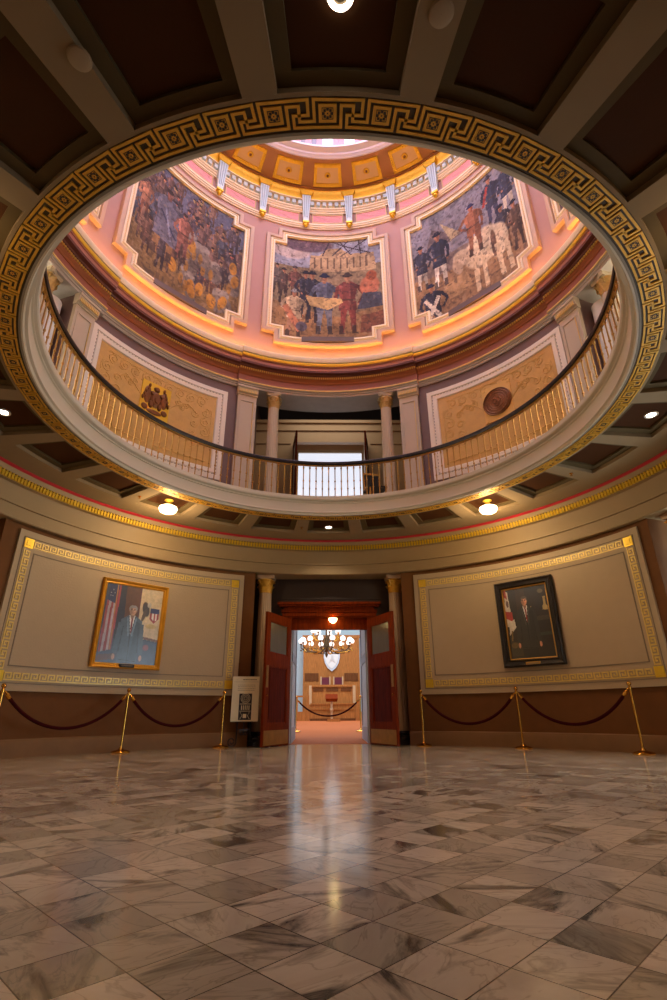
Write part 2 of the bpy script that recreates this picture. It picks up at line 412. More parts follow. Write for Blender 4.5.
# ------------------------------------------------------------------ ceiling lamps
def globe_lamp(a, r, lab, z=ZC+0.085):
    t = empty('ceiling_globe_lamp', P(r, a, z), label=lab, cat='ceiling lamp')
    q = MB(); q.turned([(0.075, 0), (0.08, -0.012), (0.05, -0.03), (0.035, -0.06), (0.055, -0.075), (0.055, -0.1)], n=20)
    q.build('canopy', M['gold2'], t)
    q = MB(); q.turned([(0.05, -0.1), (0.10, -0.115), (0.155, -0.145), (0.165, -0.175), (0.14, -0.225), (0.09, -0.25), (0.03, -0.26), (0.002, -0.262)], n=24, cap=False)
    q.build('glass_globe', M['e_globe'], t)
    return t
globe_lamp(-45, 4.14, 'lit white glass globe lamp above the gold framed portrait on the left wall')
globe_lamp(45, 4.14, 'lit white glass globe lamp above the dark framed portrait on the right wall')
for a in (-135, 135):
    o = globe_lamp(a, 4.14, 'lit white glass globe lamp in the coffer behind the %s shoulder of the viewer' % ('left' if a < 0 else 'right'))
def pl(name, loc, power, col, rad_=0.1, kind='POINT'):
    l = bpy.data.lights.new(name, kind); l.energy = power; l.color = col
    if kind != 'SUN': l.shadow_soft_size = rad_
    o = bpy.data.objects.new(name, l); C.objects.link(o); o.location = loc; return o
LAMPCOL = (1.0, 0.74, 0.42)
for a, r, lab in ((0, 4.38, 'small round recessed ceiling light in the coffer above the open doorway'), (90, 4.24, 'small round recessed ceiling light in the coffer at the right edge'), (-90, 4.24, 'small round recessed ceiling light in the coffer at the left edge'), (180, 4.19, 'round ring-shaped recessed light at the top edge of the picture')):
    t = empty('recessed_downlight', P(r, a, ZC+0.085), label=lab, cat='ceiling light')
    q = MB(); q.lathe([(0.085, 0), (0.085, -0.012), (0.062, -0.012), (0.056, 0)] if a != 180 else [(0.078, 0), (0.078, -0.006), (0.074, -0.006), (0.074, 0)], n=24, closed=True); q.build('trim_ring', M['white'], t)
    q = MB(); q.turned([(0.054, -0.001), (0.05, -0.006), (0.002, -0.008)] if a != 180 else [(0.074, -0.001), (0.072, -0.012), (0.05, -0.012), (0.048, -0.001)], n=20, cap=False); q.build('lens', M['e_down'], t)
    if a == 180:
        q = MB(); q.turned([(0.048, -0.002), (0.03, -0.010), (0.002, -0.012)], n=20, cap=False); q.build('lamp_centre', M['olive'], t)
    sp = pl('downlight_beam', P(r, a, ZC+0.05), 64 if abs(a) < 100 else 8, (1.0, 0.80, 0.55), 0.05, 'SPOT'); sp.data.spot_size = rad(120); sp.data.spot_blend = 0.8
spk = MB(); spk.turned([(0.062, 0), (0.062, -0.014), (0.05, -0.018), (0.002, -0.018)], n=20, cap=False); spk.turned([(0.066, 0), (0.07, -0.006), (0.062, -0.008)], n=20, cap=False)
first = None
for a, r, lab in ((-158.8, 4.20, 'round flat ceiling speaker on a rib at the upper left of the picture'), (172.4, 4.19, 'round flat ceiling speaker on a rib at the top edge right of the ring light'), (-6.9 + 0.0, 4.17, None)):
    if lab is None: continue
    o = spk.build('ceiling_speaker', M['offw'], loc=P(r, a, ZC)); tag(o, lab, 'ceiling speaker')
for a, r, lab in ((-52.5, 4.2, 'tiny sprinkler head on the ceiling rib left of the left globe lamp'), (67.5, 4.2, 'tiny sprinkler head on the ceiling rib far to the right of the right globe lamp'), (-7.5, 4.2, 'tiny sprinkler head on the ceiling rib left of the downlight above the doorway')):
    q = MB(); q.turned([(0.03, 0), (0.03, -0.008), (0.01, -0.012), (0.01, -0.03), (0.022, -0.034), (0.022, -0.038)], n=12)
    tag(q.build('sprinkler_head', M['brass'], loc=P(r, a, ZC)), lab, 'sprinkler')

# ------------------------------------------------------------------ columns
def cap_mesh(rs, h):
    q = MB()
    q.turned([(rs*1.0, 0), (rs*1.08, 0.01), (rs*1.0, 0.03*h/0.3), (rs*0.98, h*0.5), (rs*1.15, h*0.85), (rs*1.25, h)], n=24)
    def leaf(t, z0, hh, w, out):
        pr = [(-.0, 0.0), (.012, .35), (.018, .7), (out, 1.0), (out*1.15, .88)]
        ln = []
        for (d, k) in pr:
            rr = rs*1.0+d+0.006; ww = w*(1-0.55*max(0, k-.35))
            ln.append([((rr)*math.cos(t+s*ww), rr*math.sin(t+s*ww), z0+hh*k) for s in (-1, 0, 1)])
        vs = [p for l in ln for p in l]; vs += [(p[0]*.93, p[1]*.93, p[2]-.004) for p in vs]
        k = len(ln)*3; fs = []
        for i in range(len(ln)-1):
            for j in range(2): fs += [[i*3+j, i*3+j+1, i*3+4+j, i*3+3+j], [k+i*3+j, k+i*3+3+j, k+i*3+4+j, k+i*3+j+1]]
        q.add(vs, fs)
    for i in range(8): leaf(2*PI*i/8, 0.02, h*0.45, 0.36, 0.05)
    for i in range(8): leaf(2*PI*(i+.5)/8, 0.05, h*0.72, 0.30, 0.06)
    for i in range(4):
        t = PI/4+PI/2*i; c = rs*1.55
        pts = [(c*math.cos(t)*.7, c*math.sin(t)*.7, h*.62), (c*math.cos(t)*.95, c*math.sin(t)*.95, h*.93), (c*math.cos(t)*1.05, c*math.sin(t)*1.05, h*.86), (c*math.cos(t)*.97, c*math.sin(t)*.97, h*.80)]
        q.tube(pts, [.02, .02, .016, .01], 6)
    return q
def abacus(rs, h):
    q = MB(); w = rs*1.5; pts = []
    for i in range(4):
        t = PI/4+PI/2*i
        for k in (-.12, .12): pts.append((w*1.25*math.cos(t+k), w*1.25*math.sin(t+k)))
        t2 = PI/2*(i+1); pts.append((w*.80*math.cos(t2), w*.80*math.sin(t2)))
    q.slab(pts, lambda p: (p[0]*.93, p[1]*.93, 0), lambda p: (p[0]*.97, p[1]*.97, h*.5))
    q.slab(pts, lambda p: (p[0], p[1], h*.5), lambda p: (p[0], p[1], h))
    return q
def column(x, y, z0, z1, rs, shaftmat, lab, grp=None):
    t = empty('column', (x, y, z0), label=lab, cat='column')
    H = z1-z0; ch = 0.30; ab = 0.075
    q = MB(); q.box(-rs*1.5, rs*1.5, -rs*1.5, rs*1.5, 0, 0.09); q.turned([(rs*1.45, .09), (rs*1.5, .12), (rs*1.42, .16), (rs*1.2, .17), (rs*1.18, .19), (rs*1.3, .21), (rs*1.22, .24), (rs*1.12, .25)], n=32)
    q.build('column_base', M['black'] if z0 < 1 else shaftmat, t)
    q = MB(); fl = lambda tt, h: 1-0.05*abs(math.sin(tt*10))**0.6
    q.turned([(rs*1.14, .25), (rs*1.10, .28), (rs*1.06, .8), (rs*1.05, H*.4), (rs*0.93, H-ch-ab)], n=80, mod=fl)
    q.build('shaft', shaftmat, t, smooth=60)
    q = cap_mesh(rs*.9, ch); o = q.build('capital', M['gold'] if z0 < 1 else M['capital2'], t); o.location = (0, 0, H-ch-ab)
    q = abacus(rs*.95, ab); o = q.build('abacus', shaftmat, t); o.location = (0, 0, H-ab)
    return t
column(-1.37, 5.34, 0, 3.36, 0.145, M['colm'], 'fluted tan column with gilded leaf capital just left of the open double doors')
column(1.46, 5.34, 0, 3.36, 0.145, M['colm'], 'fluted tan column with gilded leaf capital just right of the open double doors')
for s, nm in ((1, 'right'), (-1, 'left')):
    for k, pos in ((1, 'far'), (-1, 'near')):
        a = 90-k*15 if s > 0 else -90+k*15
        x, y, _ = P(5.5, a, 0)
        column(x, y, 0, 3.36, 0.145, M['colm'], 'fluted column with gilded capital at the %s side of the passage at the %s edge' % (pos, nm))
column(-1.33, 4.90, 4.47, 7.80, 0.135, M['colg'], 'tall gallery column with gilded capital left of the bright gallery window')
column(1.42, 4.87, 4.47, 7.80, 0.135, M['colg'], 'tall gallery column with gilded capital right of the bright gallery window')
for s, nm in ((1, 'right'), (-1, 'left')):
    for k, pos in ((1, 'far'), (-1, 'near')):
        a = s*(90-k*12.9); x, y, _ = P(5.12, a, 0)
        column(x, y, 4.47, 7.80, 0.135, M['colg'], 'gallery column with gilded capital at the %s side of the %s gallery recess' % (pos, nm))

# ------------------------------------------------------------------ north doorway
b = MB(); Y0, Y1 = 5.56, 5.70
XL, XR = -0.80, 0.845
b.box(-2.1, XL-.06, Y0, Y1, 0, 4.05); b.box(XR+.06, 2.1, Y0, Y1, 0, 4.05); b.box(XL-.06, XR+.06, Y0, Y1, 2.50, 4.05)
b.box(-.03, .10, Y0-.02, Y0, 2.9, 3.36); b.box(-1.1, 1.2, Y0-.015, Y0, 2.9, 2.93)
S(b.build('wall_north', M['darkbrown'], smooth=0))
b = MB()
b.box(XL-.20, XL, 5.47, 5.70, 0, 2.49); b.box(XR, XR+.20, 5.47, 5.70, 0, 2.49)
b.box(XL-.20, XR+.20, 5.47, 5.70, 2.49, 2.60)
b.box(XL-.17, XR+.17, 5.45, 5.47, 2.52, 2.58)
b.box(XL-.22, XR+.22, 5.44, 5.56, 2.60, 2.66); b.box(XL-.16, XR+.16, 5.45, 5.56, 2.66, 2.72)
b.box(XL-.26, XR+.26, 5.38, 5.56, 2.72, 2.76); b.box(XL-.30, XR+.30, 5.34, 5.56, 2.76, 2.81)
b.box(XL, XR, 5.55, 5.66, 2.25, 2.49)
S(b.build('trim_4', M['mahog'], smooth=0))
def door_leaf(name, sx, hx, ang, lab):
    # local: hinge at origin, leaf along -y ... width W, rotated
    W, H, T = 1.05, 2.44, 0.05
    root = empty(name, (hx, 5.47, 0.012), 0); root['kind'] = 'structure'; root['label'] = lab
    root.rotation_euler = (0, 0, ang)
    def bx(q, u0, u1, z0, z1, d0, d1): q.box(min(sx*u0, sx*u1), max(sx*u0, sx*u1), d0, d1, z0, z1)
    q = MB()
    bx(q, 0, .13, 0, H, 0, T); bx(q, W-.14, W, 0, H, 0, T)
    bx(q, .13, W-.14, 0, .38, 0, T); bx(q, .13, W-.14, 1.42, 1.66, 0, T); bx(q, .13, W-.14, H-.16, H, 0, T)
    for (z0, z1) in ((.38, 1.42), (1.66, H-.16)):
        bx(q, .13, .155, z0, z1, .008, T-.008); bx(q, W-.165, W-.14, z0, z1, .008, T-.008)
        bx(q, .155, W-.165, z0, z0+.025, .008, T-.008); bx(q, .155, W-.165, z1-.025, z1, .008, T-.008)
    q.build('door_frame', M['mahog'], root, smooth=0)
    q = MB(); bx(q, .155, W-.165, .405, 1.395, .018, T-.018); bx(q, .20, W-.21, .46, 1.34, .012, T-.012); q.build('door_panel', M['mahogdark'], root, smooth=0)
    q = MB(); bx(q, .155, W-.165, 1.685, H-.185, .02, T-.02); q.build('glass_pane', M['frost'], root, smooth=0)
    q = MB(); bx(q, .03, W-.03, .02, .27, -.006, 0); bx(q, .03, W-.03, .02, .27, T, T+.006); q.build('kick_plate', M['plate'], root, smooth=0)
    q = MB(); bx(q, W-.11, W-.03, 1.02, 1.42, -.008, 0); bx(q, W-.11, W-.03, 1.02, 1.42, T, T+.008)
    q.build('push_plate', M['plate'], root, smooth=0)
    q = MB(); q.ball(sx*(W-.07), -.012, .88, .018); q.build('lock_cylinder', M['brass'], root)
    return root
door_leaf('door_1', -1, XL, rad(67.3), 'left leaf of the dark red mahogany double door, standing open')
door_leaf('door_2', 1, XR, -rad(67.3), 'right leaf of the dark red mahogany double door, standing open')
# small lit bowl lamp on the lintel
t = empty('lintel_lamp', (0.10, 5.55, 2.47), label='small lit glass bowl lamp on the dark lintel above the open doorway', cat='lamp')
q = MB(); q.box(-.10, .10, -.10, .0, 0.0, .02); q.build('lamp_plate', M['brass'], t, smooth=0)
q = MB(); q.turned([(0.09, 0.0), (0.092, -.03), (0.07, -.07), (0.03, -.1), (0.002, -.105)], x=0, y=-.095, n=18, cap=False); q.build('glass_bowl', M['e_bowl'], t)

# reveal
for sx, x in ((-1, XL), (1, XR)):
    b = MB(); x0, x1 = (x-.06, x+.02) if sx < 0 else (x-.02, x+.06)
    xi = x1 if sx < 0 else x0
    b.box(x0, x1, 5.70, 7.4, 0, 2.9)
    w = S(b.build('wall_reveal_%s' % ('west' if sx < 0 else 'east'), M['bluep'], smooth=0))
    b = MB(); d = -sx*.02
    for (z0, z1) in ((0.0, .30), (1.62, 1.80), (2.6, 2.9)):
        b.box(min(xi, xi+d), max(xi, xi+d), 5.70, 7.4, z0, z1)
    for (y0, y1) in ((5.70, 5.84), (7.25, 7.4)): b.box(min(xi, xi+d*.9), max(xi, xi+d*.9), y0, y1, .3, 2.6)
    b.build('panel_moulding', M['bluegray'], w, smooth=0)
b = MB(); b.box(XL-.06, XR+.06, 5.70, 7.4, 2.9, 3.0); S(b.build('ceiling_reveal', M['whitep'], smooth=0))

# ------------------------------------------------------------------ assembly chamber beyond the doors
SL = 0.0165
def zf(y): return max(0.0, SL*(y-5.6))
b = MB(); b.add([(-7, 5.6, 0.003), (7, 5.6, 0.003), (7, 26, zf(26)), (-7, 26, zf(26)), (-7, 5.6, -.2), (7, 5.6, -.2), (7, 26, -.2), (-7, 26, -.2)], [[0, 1, 2, 3], [4, 5, 6, 7], [0, 1, 5, 4], [1, 2, 6, 5], [2, 3, 7, 6], [3, 0, 4, 7]])
S(b.build('floor_chamber', M['carpet'], smooth=0))
b = MB(); b.box(-7.2, 7.2, 26, 26.2, 0, 7.5); S(b.build('wall_chamber_north', M['bluew'], smooth=0))
b = MB(); b.box(-7.2, -7, 7.4, 26, 0, 7.5); S(b.build('wall_chamber_west', M['bluew'], smooth=0))
b = MB(); b.box(7, 7.2, 7.4, 26, 0, 7.5); S(b.build('wall_chamber_east', M['bluew'], smooth=0))
b = MB(); b.box(-7.2, XL-.06, 7.3, 7.4, 0, 4.35); b.box(XR+.06, 7.2, 7.3, 7.4, 0, 4.35); b.box(XL-.06, XR+.06, 7.3, 7.4, 2.9, 4.35); S(b.build('wall_chamber_south', M['bluew'], smooth=0))
b = MB(); b.box(-7.2, 7.2, 9.3, 26.2, 7.5, 7.6); S(b.build('ceiling_chamber', M['whitep'], smooth=0))
b = MB(); b.box(-7.2, 7.2, 9.25, 9.3, 4.5, 7.5); S(b.build('wall_chamber_upper', M['whitep'], smooth=0))
# panelling
t = empty('wood_panelling', (0.33, 25.2, zf(25.2)), label='tall honey oak panelled wall with the white shield behind the chamber bench', cat='panelling')
q = MB(); q.box(-1.64, 1.64, .0, .72, 0, 4.5); q.build('backing_wall', M['oak'], t, smooth=0)
q = MB()
for i in range(5):
    x0 = -1.64+i*.656
    q.box(x0, x0+.10, -.04, 0, 0, 4.45)
q.box(1.54, 1.64, -.04, 0, 0, 4.45); q.box(-1.7, 1.7, -.06, 0, 4.38, 4.56)
q.build('panel_stiles', M['oak'], t, smooth=0)
for x in (-1.54, .75):
    q = MB(); q.box(x, x+.79, -.05, 0, 2.0, 2.42); q.build('carved_band', M['oakdark'], t, smooth=0)
t = empty('plaster_shield', (0.35, 25.115, 3.50), label='white plaster shield with a pale blue rim hanging on the oak panelling', cat='shield')
def shield_pts(k):
    pts = [(-.30*k, .56*k), (-.10*k, .60*k), (0, .66*k), (.10*k, .60*k), (.30*k, .56*k), (.47*k, .48*k)]
    pts += [(.47*k, .1*k), (.40*k, -.2*k), (.24*k, -.48*k), (0, -.66*k), (-.24*k, -.48*k), (-.40*k, -.2*k), (-.47*k, .1*k), (-.47*k, .48*k)]
    return pts
q = MB(); q.slab(shield_pts(1), lambda p: (p[0], .04, p[1]), lambda p: (p[0], -.02, p[1])); q.build('shield_rim', M['bluep'], t, smooth=0)
q = MB(); q.slab(shield_pts(.80), lambda p: (p[0], -.01, p[1]), lambda p: (p[0], -.05, p[1]))
for i in range(7): q.tube([(-.22+.05*i, -.055, -.25+.1*i), (0, -.07, -.05+.06*i), (.25-.04*i, -.055, -.2+.09*i)], .018, 6)
q.build('shield_face', M['shield'], t, smooth=0)
# bench
BY = 22.6; bz = zf(BY)
t = empty('speaker_bench', (0.33, BY, bz), label='raised oak bench with carved dark strip at the end of the orange carpet', cat='bench')
q = MB(); q.box(-1.12, 1.12, 0, 1.3, 0.0, 1.66); q.box(-1.2, 1.2, -.08, 1.4, 1.60, 1.70); q.build('bench_body', M['oak'], t, smooth=0)
q = MB()
for x0, x1 in ((-1.0, -.45), (-.32, .32), (.45, 1.0)): q.box(x0, x1, -.03, 0, 1.38, 1.54)
q.build('carved_strip', M['oakdark'], t, smooth=0)
for x in (-1.14, 1.14):
    q = MB(); q.box(x-.07, x+.07, -.14, 0, .75, 1.66); q.build('corner_pilaster', M['chairw'], t, smooth=0)
t2 = empty('lower_bench', (0.33, BY-.9, zf(BY-.9)), label='low stepped oak clerk bench in front of the raised bench', cat='bench')
q = MB(); q.box(-1.08, 1.08, 0, .7, 0, .78); q.box(-1.11, 1.11, -.05, .72, .50, .56); q.box(-1.11, 1.11, -.05, .7, .74, .80); q.box(-1.11, 1.11, -.4, 0, 0, .36)
q.build('bench_body', M['oak'], t2, smooth=0)
q = MB(); q.box(-1.11, 1.11, -.44, -.40, 0, .1); q.build('plinth', M['oakdark'], t2, smooth=0)
for sx, lab in ((-1, 'left oak railing post and rail beside the chamber bench'), (1, 'right oak railing post and rail beside the chamber bench')):
    t = empty('oak_railing', (0.33+sx*1.5, BY-1.3, zf(BY-1.3)), label=lab, cat='railing')
    q = MB()
    q.box(-.34, .34, -.05, .05, 1.08, 1.16); q.build('top_rail', M['oak'], t, smooth=0)
    q = MB(); q.box(-.22, .22, -.02, .02, 0, .42); q.build('lower_panel', M['oak'], t, smooth=0)
    for x in (-.28*sx, .28*sx):
        q = MB(); q.box(x-.06, x+.06, -.06, .06, 0, 1.08); q.build('post', M['oak'], t, smooth=0)
# chairs behind the bench
def high_chair(x, lab):
    t = empty('high_back_chair', (x, BY+1.98, zf(BY+1.98)), label=lab, cat='chair', group='maroon chairs behind the bench')
    q = MB(); q.box(-.22, .22, -.03, .05, 1.35, 2.16); q.box(-.20, .20, -.04, -.03, 1.4, 1.78); q.build('backrest', M['maroon'], t, smooth=0)
    for sx in (-1, 1):
        q = MB(); q.box(sx*.25-.035, sx*.25+.035, -.05, .06, .5, 2.2); q.build('back_post', M['chairw'], t, smooth=0)
    q = MB(); q.box(-.28, .28, -.45, .05, .95, 1.05); q.build('seat', M['maroon'], t, smooth=0)
    for sx in (-1, 1):
        for yy in (-.4, 0.0):
            q = MB(); q.box(sx*.24-.03, sx*.24+.03, yy-.03, yy+.03, 0.0, .95); q.build('leg', M['chairw'], t, smooth=0)
high_chair(-.02, 'left of the two maroon high-backed chairs behind the chamber bench')
high_chair(.70, 'right of the two maroon high-backed chairs behind the chamber bench')
t = empty('lectern', (0.27, BY-1.9, zf(BY-1.9)), label='small brown lectern with slanted top standing before the chamber bench', cat='lectern')
q = MB(); q.add([(-.3, -.2, 1.0), (.3, -.2, 1.0), (.3, .2, 1.22), (-.3, .2, 1.22), (-.26, -.18, .86), (.26, -.18, .86), (.26, .18, .95), (-.26, .18, .95)], [[0, 1, 2, 3], [4, 5, 6, 7], [0, 1, 5, 4], [1, 2, 6, 5], [2, 3, 7, 6], [3, 0, 4, 7]]); q.build('reading_top', M['mahog'], t, smooth=0)
q = MB(); q.turned([(.05, .03), (.05, .4), (.09, .5), (.05, .6), (.05, .9)], n=12); q.build('pedestal', M['chairw'], t)
q = MB(); q.box(-.24, .24, -.18, .18, 0, .04); q.build('foot', M['mahog'], t, smooth=0)
q = MB(); q.box(-.3, .3, -.15, .15, 0, .12); tag(q.build('step_box', M['oak'], loc=(0.36, BY-2.6, zf(BY-2.6)), smooth=0), 'small wooden step box on the carpet in front of the lectern', 'step')
t = empty('display_board', (1.98, BY-2.0, zf(BY-2)), label='dark green upright board on a stand at the right of the chamber bench', cat='board')
q = MB(); q.box(-.2, .2, -.03, .03, 1.25, 2.15); q.build('board', M['green'], t, smooth=0)
q = MB(); q.box(-.22, .22, -.04, .04, 1.2, 1.25); q.box(-.05, .05, -.04, .04, 0, 1.2); q.build('stand', M['chairw'], t, smooth=0)
# chandelier
t = empty('chandelier', (0.0, 15.0, 0), label='large brass chandelier with many white glass globes hanging in the chamber', cat='chandelier')
q = MB(); q.turned([(.02, 7.5), (.02, 4.1), (.05, 4.0), (.08, 3.85), (.03, 3.7), (.04, 3.4), (.09, 3.2), (.13, 3.05), (.10, 2.9), (.04, 2.8), (.06, 2.72), (.04, 2.66), (.01, 2.6)], n=16, cap=False); q.build('stem', M['bronzed'], t)
for tier, (n, R, zg, za) in enumerate(((14, 1.0, 3.22, 2.95), (7, .52, 3.62, 3.4))):
    for i in range(n):
        th = 2*PI*(i+.5*tier)/n; cx, cy = math.cos(th), math.sin(th)
        q = MB(); q.tube([(cx*.15, cy*.15, za), (cx*R*.4, cy*R*.4, za-.16), (cx*R*.8, cy*R*.8, za-.14), (cx*R, cy*R, za+.02), (cx*R, cy*R, zg-.12)], .022, 6)
        for k in (.45, .75): q.tube([(cx*R*k+.06*math.cos(j), cy*R*k, za-.06+.06*math.sin(j)) for j in (0, 1.2, 2.4, 3.6, 4.8)], .012, 5)
        q.turned([(.06, 0), (.03, -.05), (.01, -.08)], cx*R, cy*R, zg-.09, 8); q.ball(cx*R, cy*R, za-.08, .035, 8, 5)
        arm = q.build('arm', M['bronzed'] if i % 3 else M['gold'], t)
        q = MB(); q.ball(cx*R, cy*R, zg, .105, 14, 9); q.build('glass_globe', M['e_cglobe'], arm)
for (x, y, e, sz, z) in ((0, 12, 520, 4.5, 7.2), (0, 20, 640, 5.0, 7.2)):  # unseen area lights added under the ceiling to brighten the chamber
    l = bpy.data.lights.new('chamber_fill', 'AREA'); l.energy = e; l.shape = 'RECTANGLE'; l.size = 8; l.size_y = sz; l.color = (0.93, 0.96, 1.0)
    o = bpy.data.objects.new('chamber_fill', l); C.objects.link(o); o.location = (x, y, z)

# ------------------------------------------------------------------ stanchions and ropes
def stanchion(x, y, z, lab, grp='brass rope posts'):
    t = empty('stanchion', (x, y, z), label=lab, cat='rope post', group=grp)
    q = MB(); q.turned([(.145, 0), (.15, .015), (.135, .032), (.085, .045), (.04, .055), (.032, .075), (.02, .085)], n=28); q.build('base', M['brass'], t)
    q = MB(); q.turned([(.017, .08), (.017, .86), (.026, .865), (.026, .905), (.014, .915), (.014, .93)], n=16); q.build('pole', M['brass'], t)
    q = MB(); q.ball(0, 0, .95, .034, 16, 10); q.build('finial', M['brass'], t)
    return t
def rope(p0, p1, sag, lab, name='velvet_rope'):
    p0, p1 = Vector(p0), Vector(p1); d = (p1-p0); d.z = 0; d.normalize()
    a, c = p0+d*.025, p1-d*.025
    pts = []
    n = 28
    for i in range(n+1):
        k = i/n; p = a.lerp(c, k); u = 2*k-1
        p.z -= sag*(1-(math.cosh(1.5*u)-1)/(math.cosh(1.5)-1)); pts.append(p)
    o0 = p0
    t = empty(name, tuple((p0+p1)/2-Vector((0, 0, sag))), label=lab, cat='rope', group='maroon velvet ropes')
    L = t.location
    q = MB(); q.tube([tuple(p-L) for p in pts[1:-1]], .024, 10); q.build('rope', M['velvet'], t)
    for (e0, e1) in ((pts[0], pts[1]), (pts[-1], pts[-2])):
        e2 = e0.lerp(e1, .45); e3 = e0.lerp(e1, 1.25)
        q = MB(); q.tube([tuple(p-L) for p in (e0, e2, e2.lerp(e3, .1), e3)], [.010, .012, .028, .027], 10); q.build('brass_end', M['brass'], t)
    return t
SP = [(-67, 4.95), (-43.9, 4.87), (-23.2, 5.0), (20.6, 5.0), (41.3, 4.93), (62.9, 5.0)]
SL_ = ['leftmost brass rope post, cut by the left edge of the picture', 'brass rope post in front of the gold framed portrait', 'brass rope post beside the sign easel', 'brass rope post right of the right door leaf', 'brass rope post in front of the dark framed portrait', 'rightmost brass rope post near the right edge']
pos = []
for (a, r), lab in zip(SP, SL_):
    x, y, _ = P(r, a, 0); pos.append((x, y)); stanchion(x, y, 0, lab)
RL = {(0, 1): 'maroon rope hanging between the leftmost two posts under the left wall', (1, 2): 'maroon rope hanging between the portrait post and the post by the sign', (3, 4): 'maroon rope hanging between the post by the right door and the next post', (4, 5): 'maroon rope hanging between the two rightmost posts'}
for (i, j), lab in RL.items():
    rope(pos[i]+(.885,), pos[j]+(.885,), .50, lab)
s1 = stanchion(-.92, 10.6, zf(10.6), 'brass post just inside the chamber, left of its doorway', 'chamber rope posts')
s2 = stanchion(.99, 10.6, zf(10.6), 'brass post just inside the chamber, right of its doorway', 'chamber rope posts')
rope((-.92, 10.6, .885+zf(10.6)), (.99, 10.6, .885+zf(10.6)), .46, 'dark maroon rope hanging across the chamber beyond the open doors')

# ------------------------------------------------------------------ painting helper
class Canvas:
    def __init__(s, w, h, base):
        s.w, s.h = w, h; s.a = np.zeros((h, w, 3)); s.a[:] = base
        s.X, s.Y = np.meshgrid((np.arange(w)+.5)/w, (np.arange(h)+.5)/h)   # 0..1, y up
        s.rng = np.random.RandomState(5)
    def noise(s, k):
        g = s.rng.rand(k+2, k+2); x = s.X*k; y = s.Y*k; i = x.astype(int); j = y.astype(int); fx = x-i; fy = y-j
        return (g[j, i]*(1-fx)*(1-fy)+g[j, i+1]*fx*(1-fy)+g[j+1, i]*(1-fx)*fy+g[j+1, i+1]*fx*fy)
    def blend(s, m, c, al=1.0):
        m = (m*al)[..., None]; s.a = s.a*(1-m)+np.array(c)*m
    def ell(s, cx, cy, rx, ry, c, rot=0, al=1.0):
        dx, dy = s.X-cx, (s.Y-cy); t = rad(rot); u = dx*math.cos(t)+dy*math.sin(t); v = -dx*math.sin(t)+dy*math.cos(t)
        d = (u/rx)**2+(v/ry)**2; s.blend(np.clip((1.15-d)/.3, 0, 1), c, al)
    def poly(s, pts, c, al=1.0):
        ins = np.zeros_like(s.X, bool); n = len(pts)
        for i in range(n):
            x0, y0 = pts[i]; x1, y1 = pts[(i+1) % n]
            if y0 == y1: continue
            cr = ((s.Y > y0) != (s.Y > y1)) & (s.X < (x1-x0)*(s.Y-y0)/(y1-y0)+x0); ins ^= cr
        s.blend(ins.astype(float), c, al)
    def line(s, x0, y0, x1, y1, w, c, al=1.0):
        d = np.array([x1-x0, y1-y0]); L = np.hypot(*d)+1e-9; d = d/L
        u = (s.X-x0)*d[0]+(s.Y-y0)*d[1]; v = abs(-(s.X-x0)*d[1]+(s.Y-y0)*d[0])
        s.blend(((u > 0) & (u < L) & (v < w)).astype(float), c, al)
    def mottle(s, amt=.25):
        n = (s.noise(9)+s.noise(23)*.8+s.noise(47)*.7+s.noise(90)*.6)/3.1
        s.a *= (1+amt*2*(n-.5))[..., None]
    def build(s, name, f, keep, material, parent):
        w, h = s.w, s.h; vs = []; idx = -np.ones((h+1, w+1), int)
        for j in range(h+1):
            for i in range(w+1):
                idx[j, i] = len(vs); vs.append(f(i/w, j/h))
        fs = []; cols = []
        for j in range(h):
            for i in range(w):
                if keep and not keep((i+.5)/w, (j+.5)/h): continue
                fs.append((idx[j, i], idx[j, i+1], idx[j+1, i+1], idx[j+1, i])); cols.append(s.a[j, i])
        me = bpy.data.meshes.new(name); me.from_pydata(vs, [], fs)
        at = me.color_attributes.new('paint', 'FLOAT_COLOR', 'CORNER')
        c = np.clip(np.array(cols), 0, 255)/255.0; c = np.where(c <= .04045, c/12.92, ((c+.055)/1.055)**2.4)
        c = np.concatenate([c, np.ones((len(c), 1))], 1); c = np.repeat(c, 4, 0)
        at.data.foreach_set('color', c.astype('f').ravel()); me.materials.append(material)
        o = bpy.data.objects.new(name, me); C.objects.link(o); o.parent = parent; return o

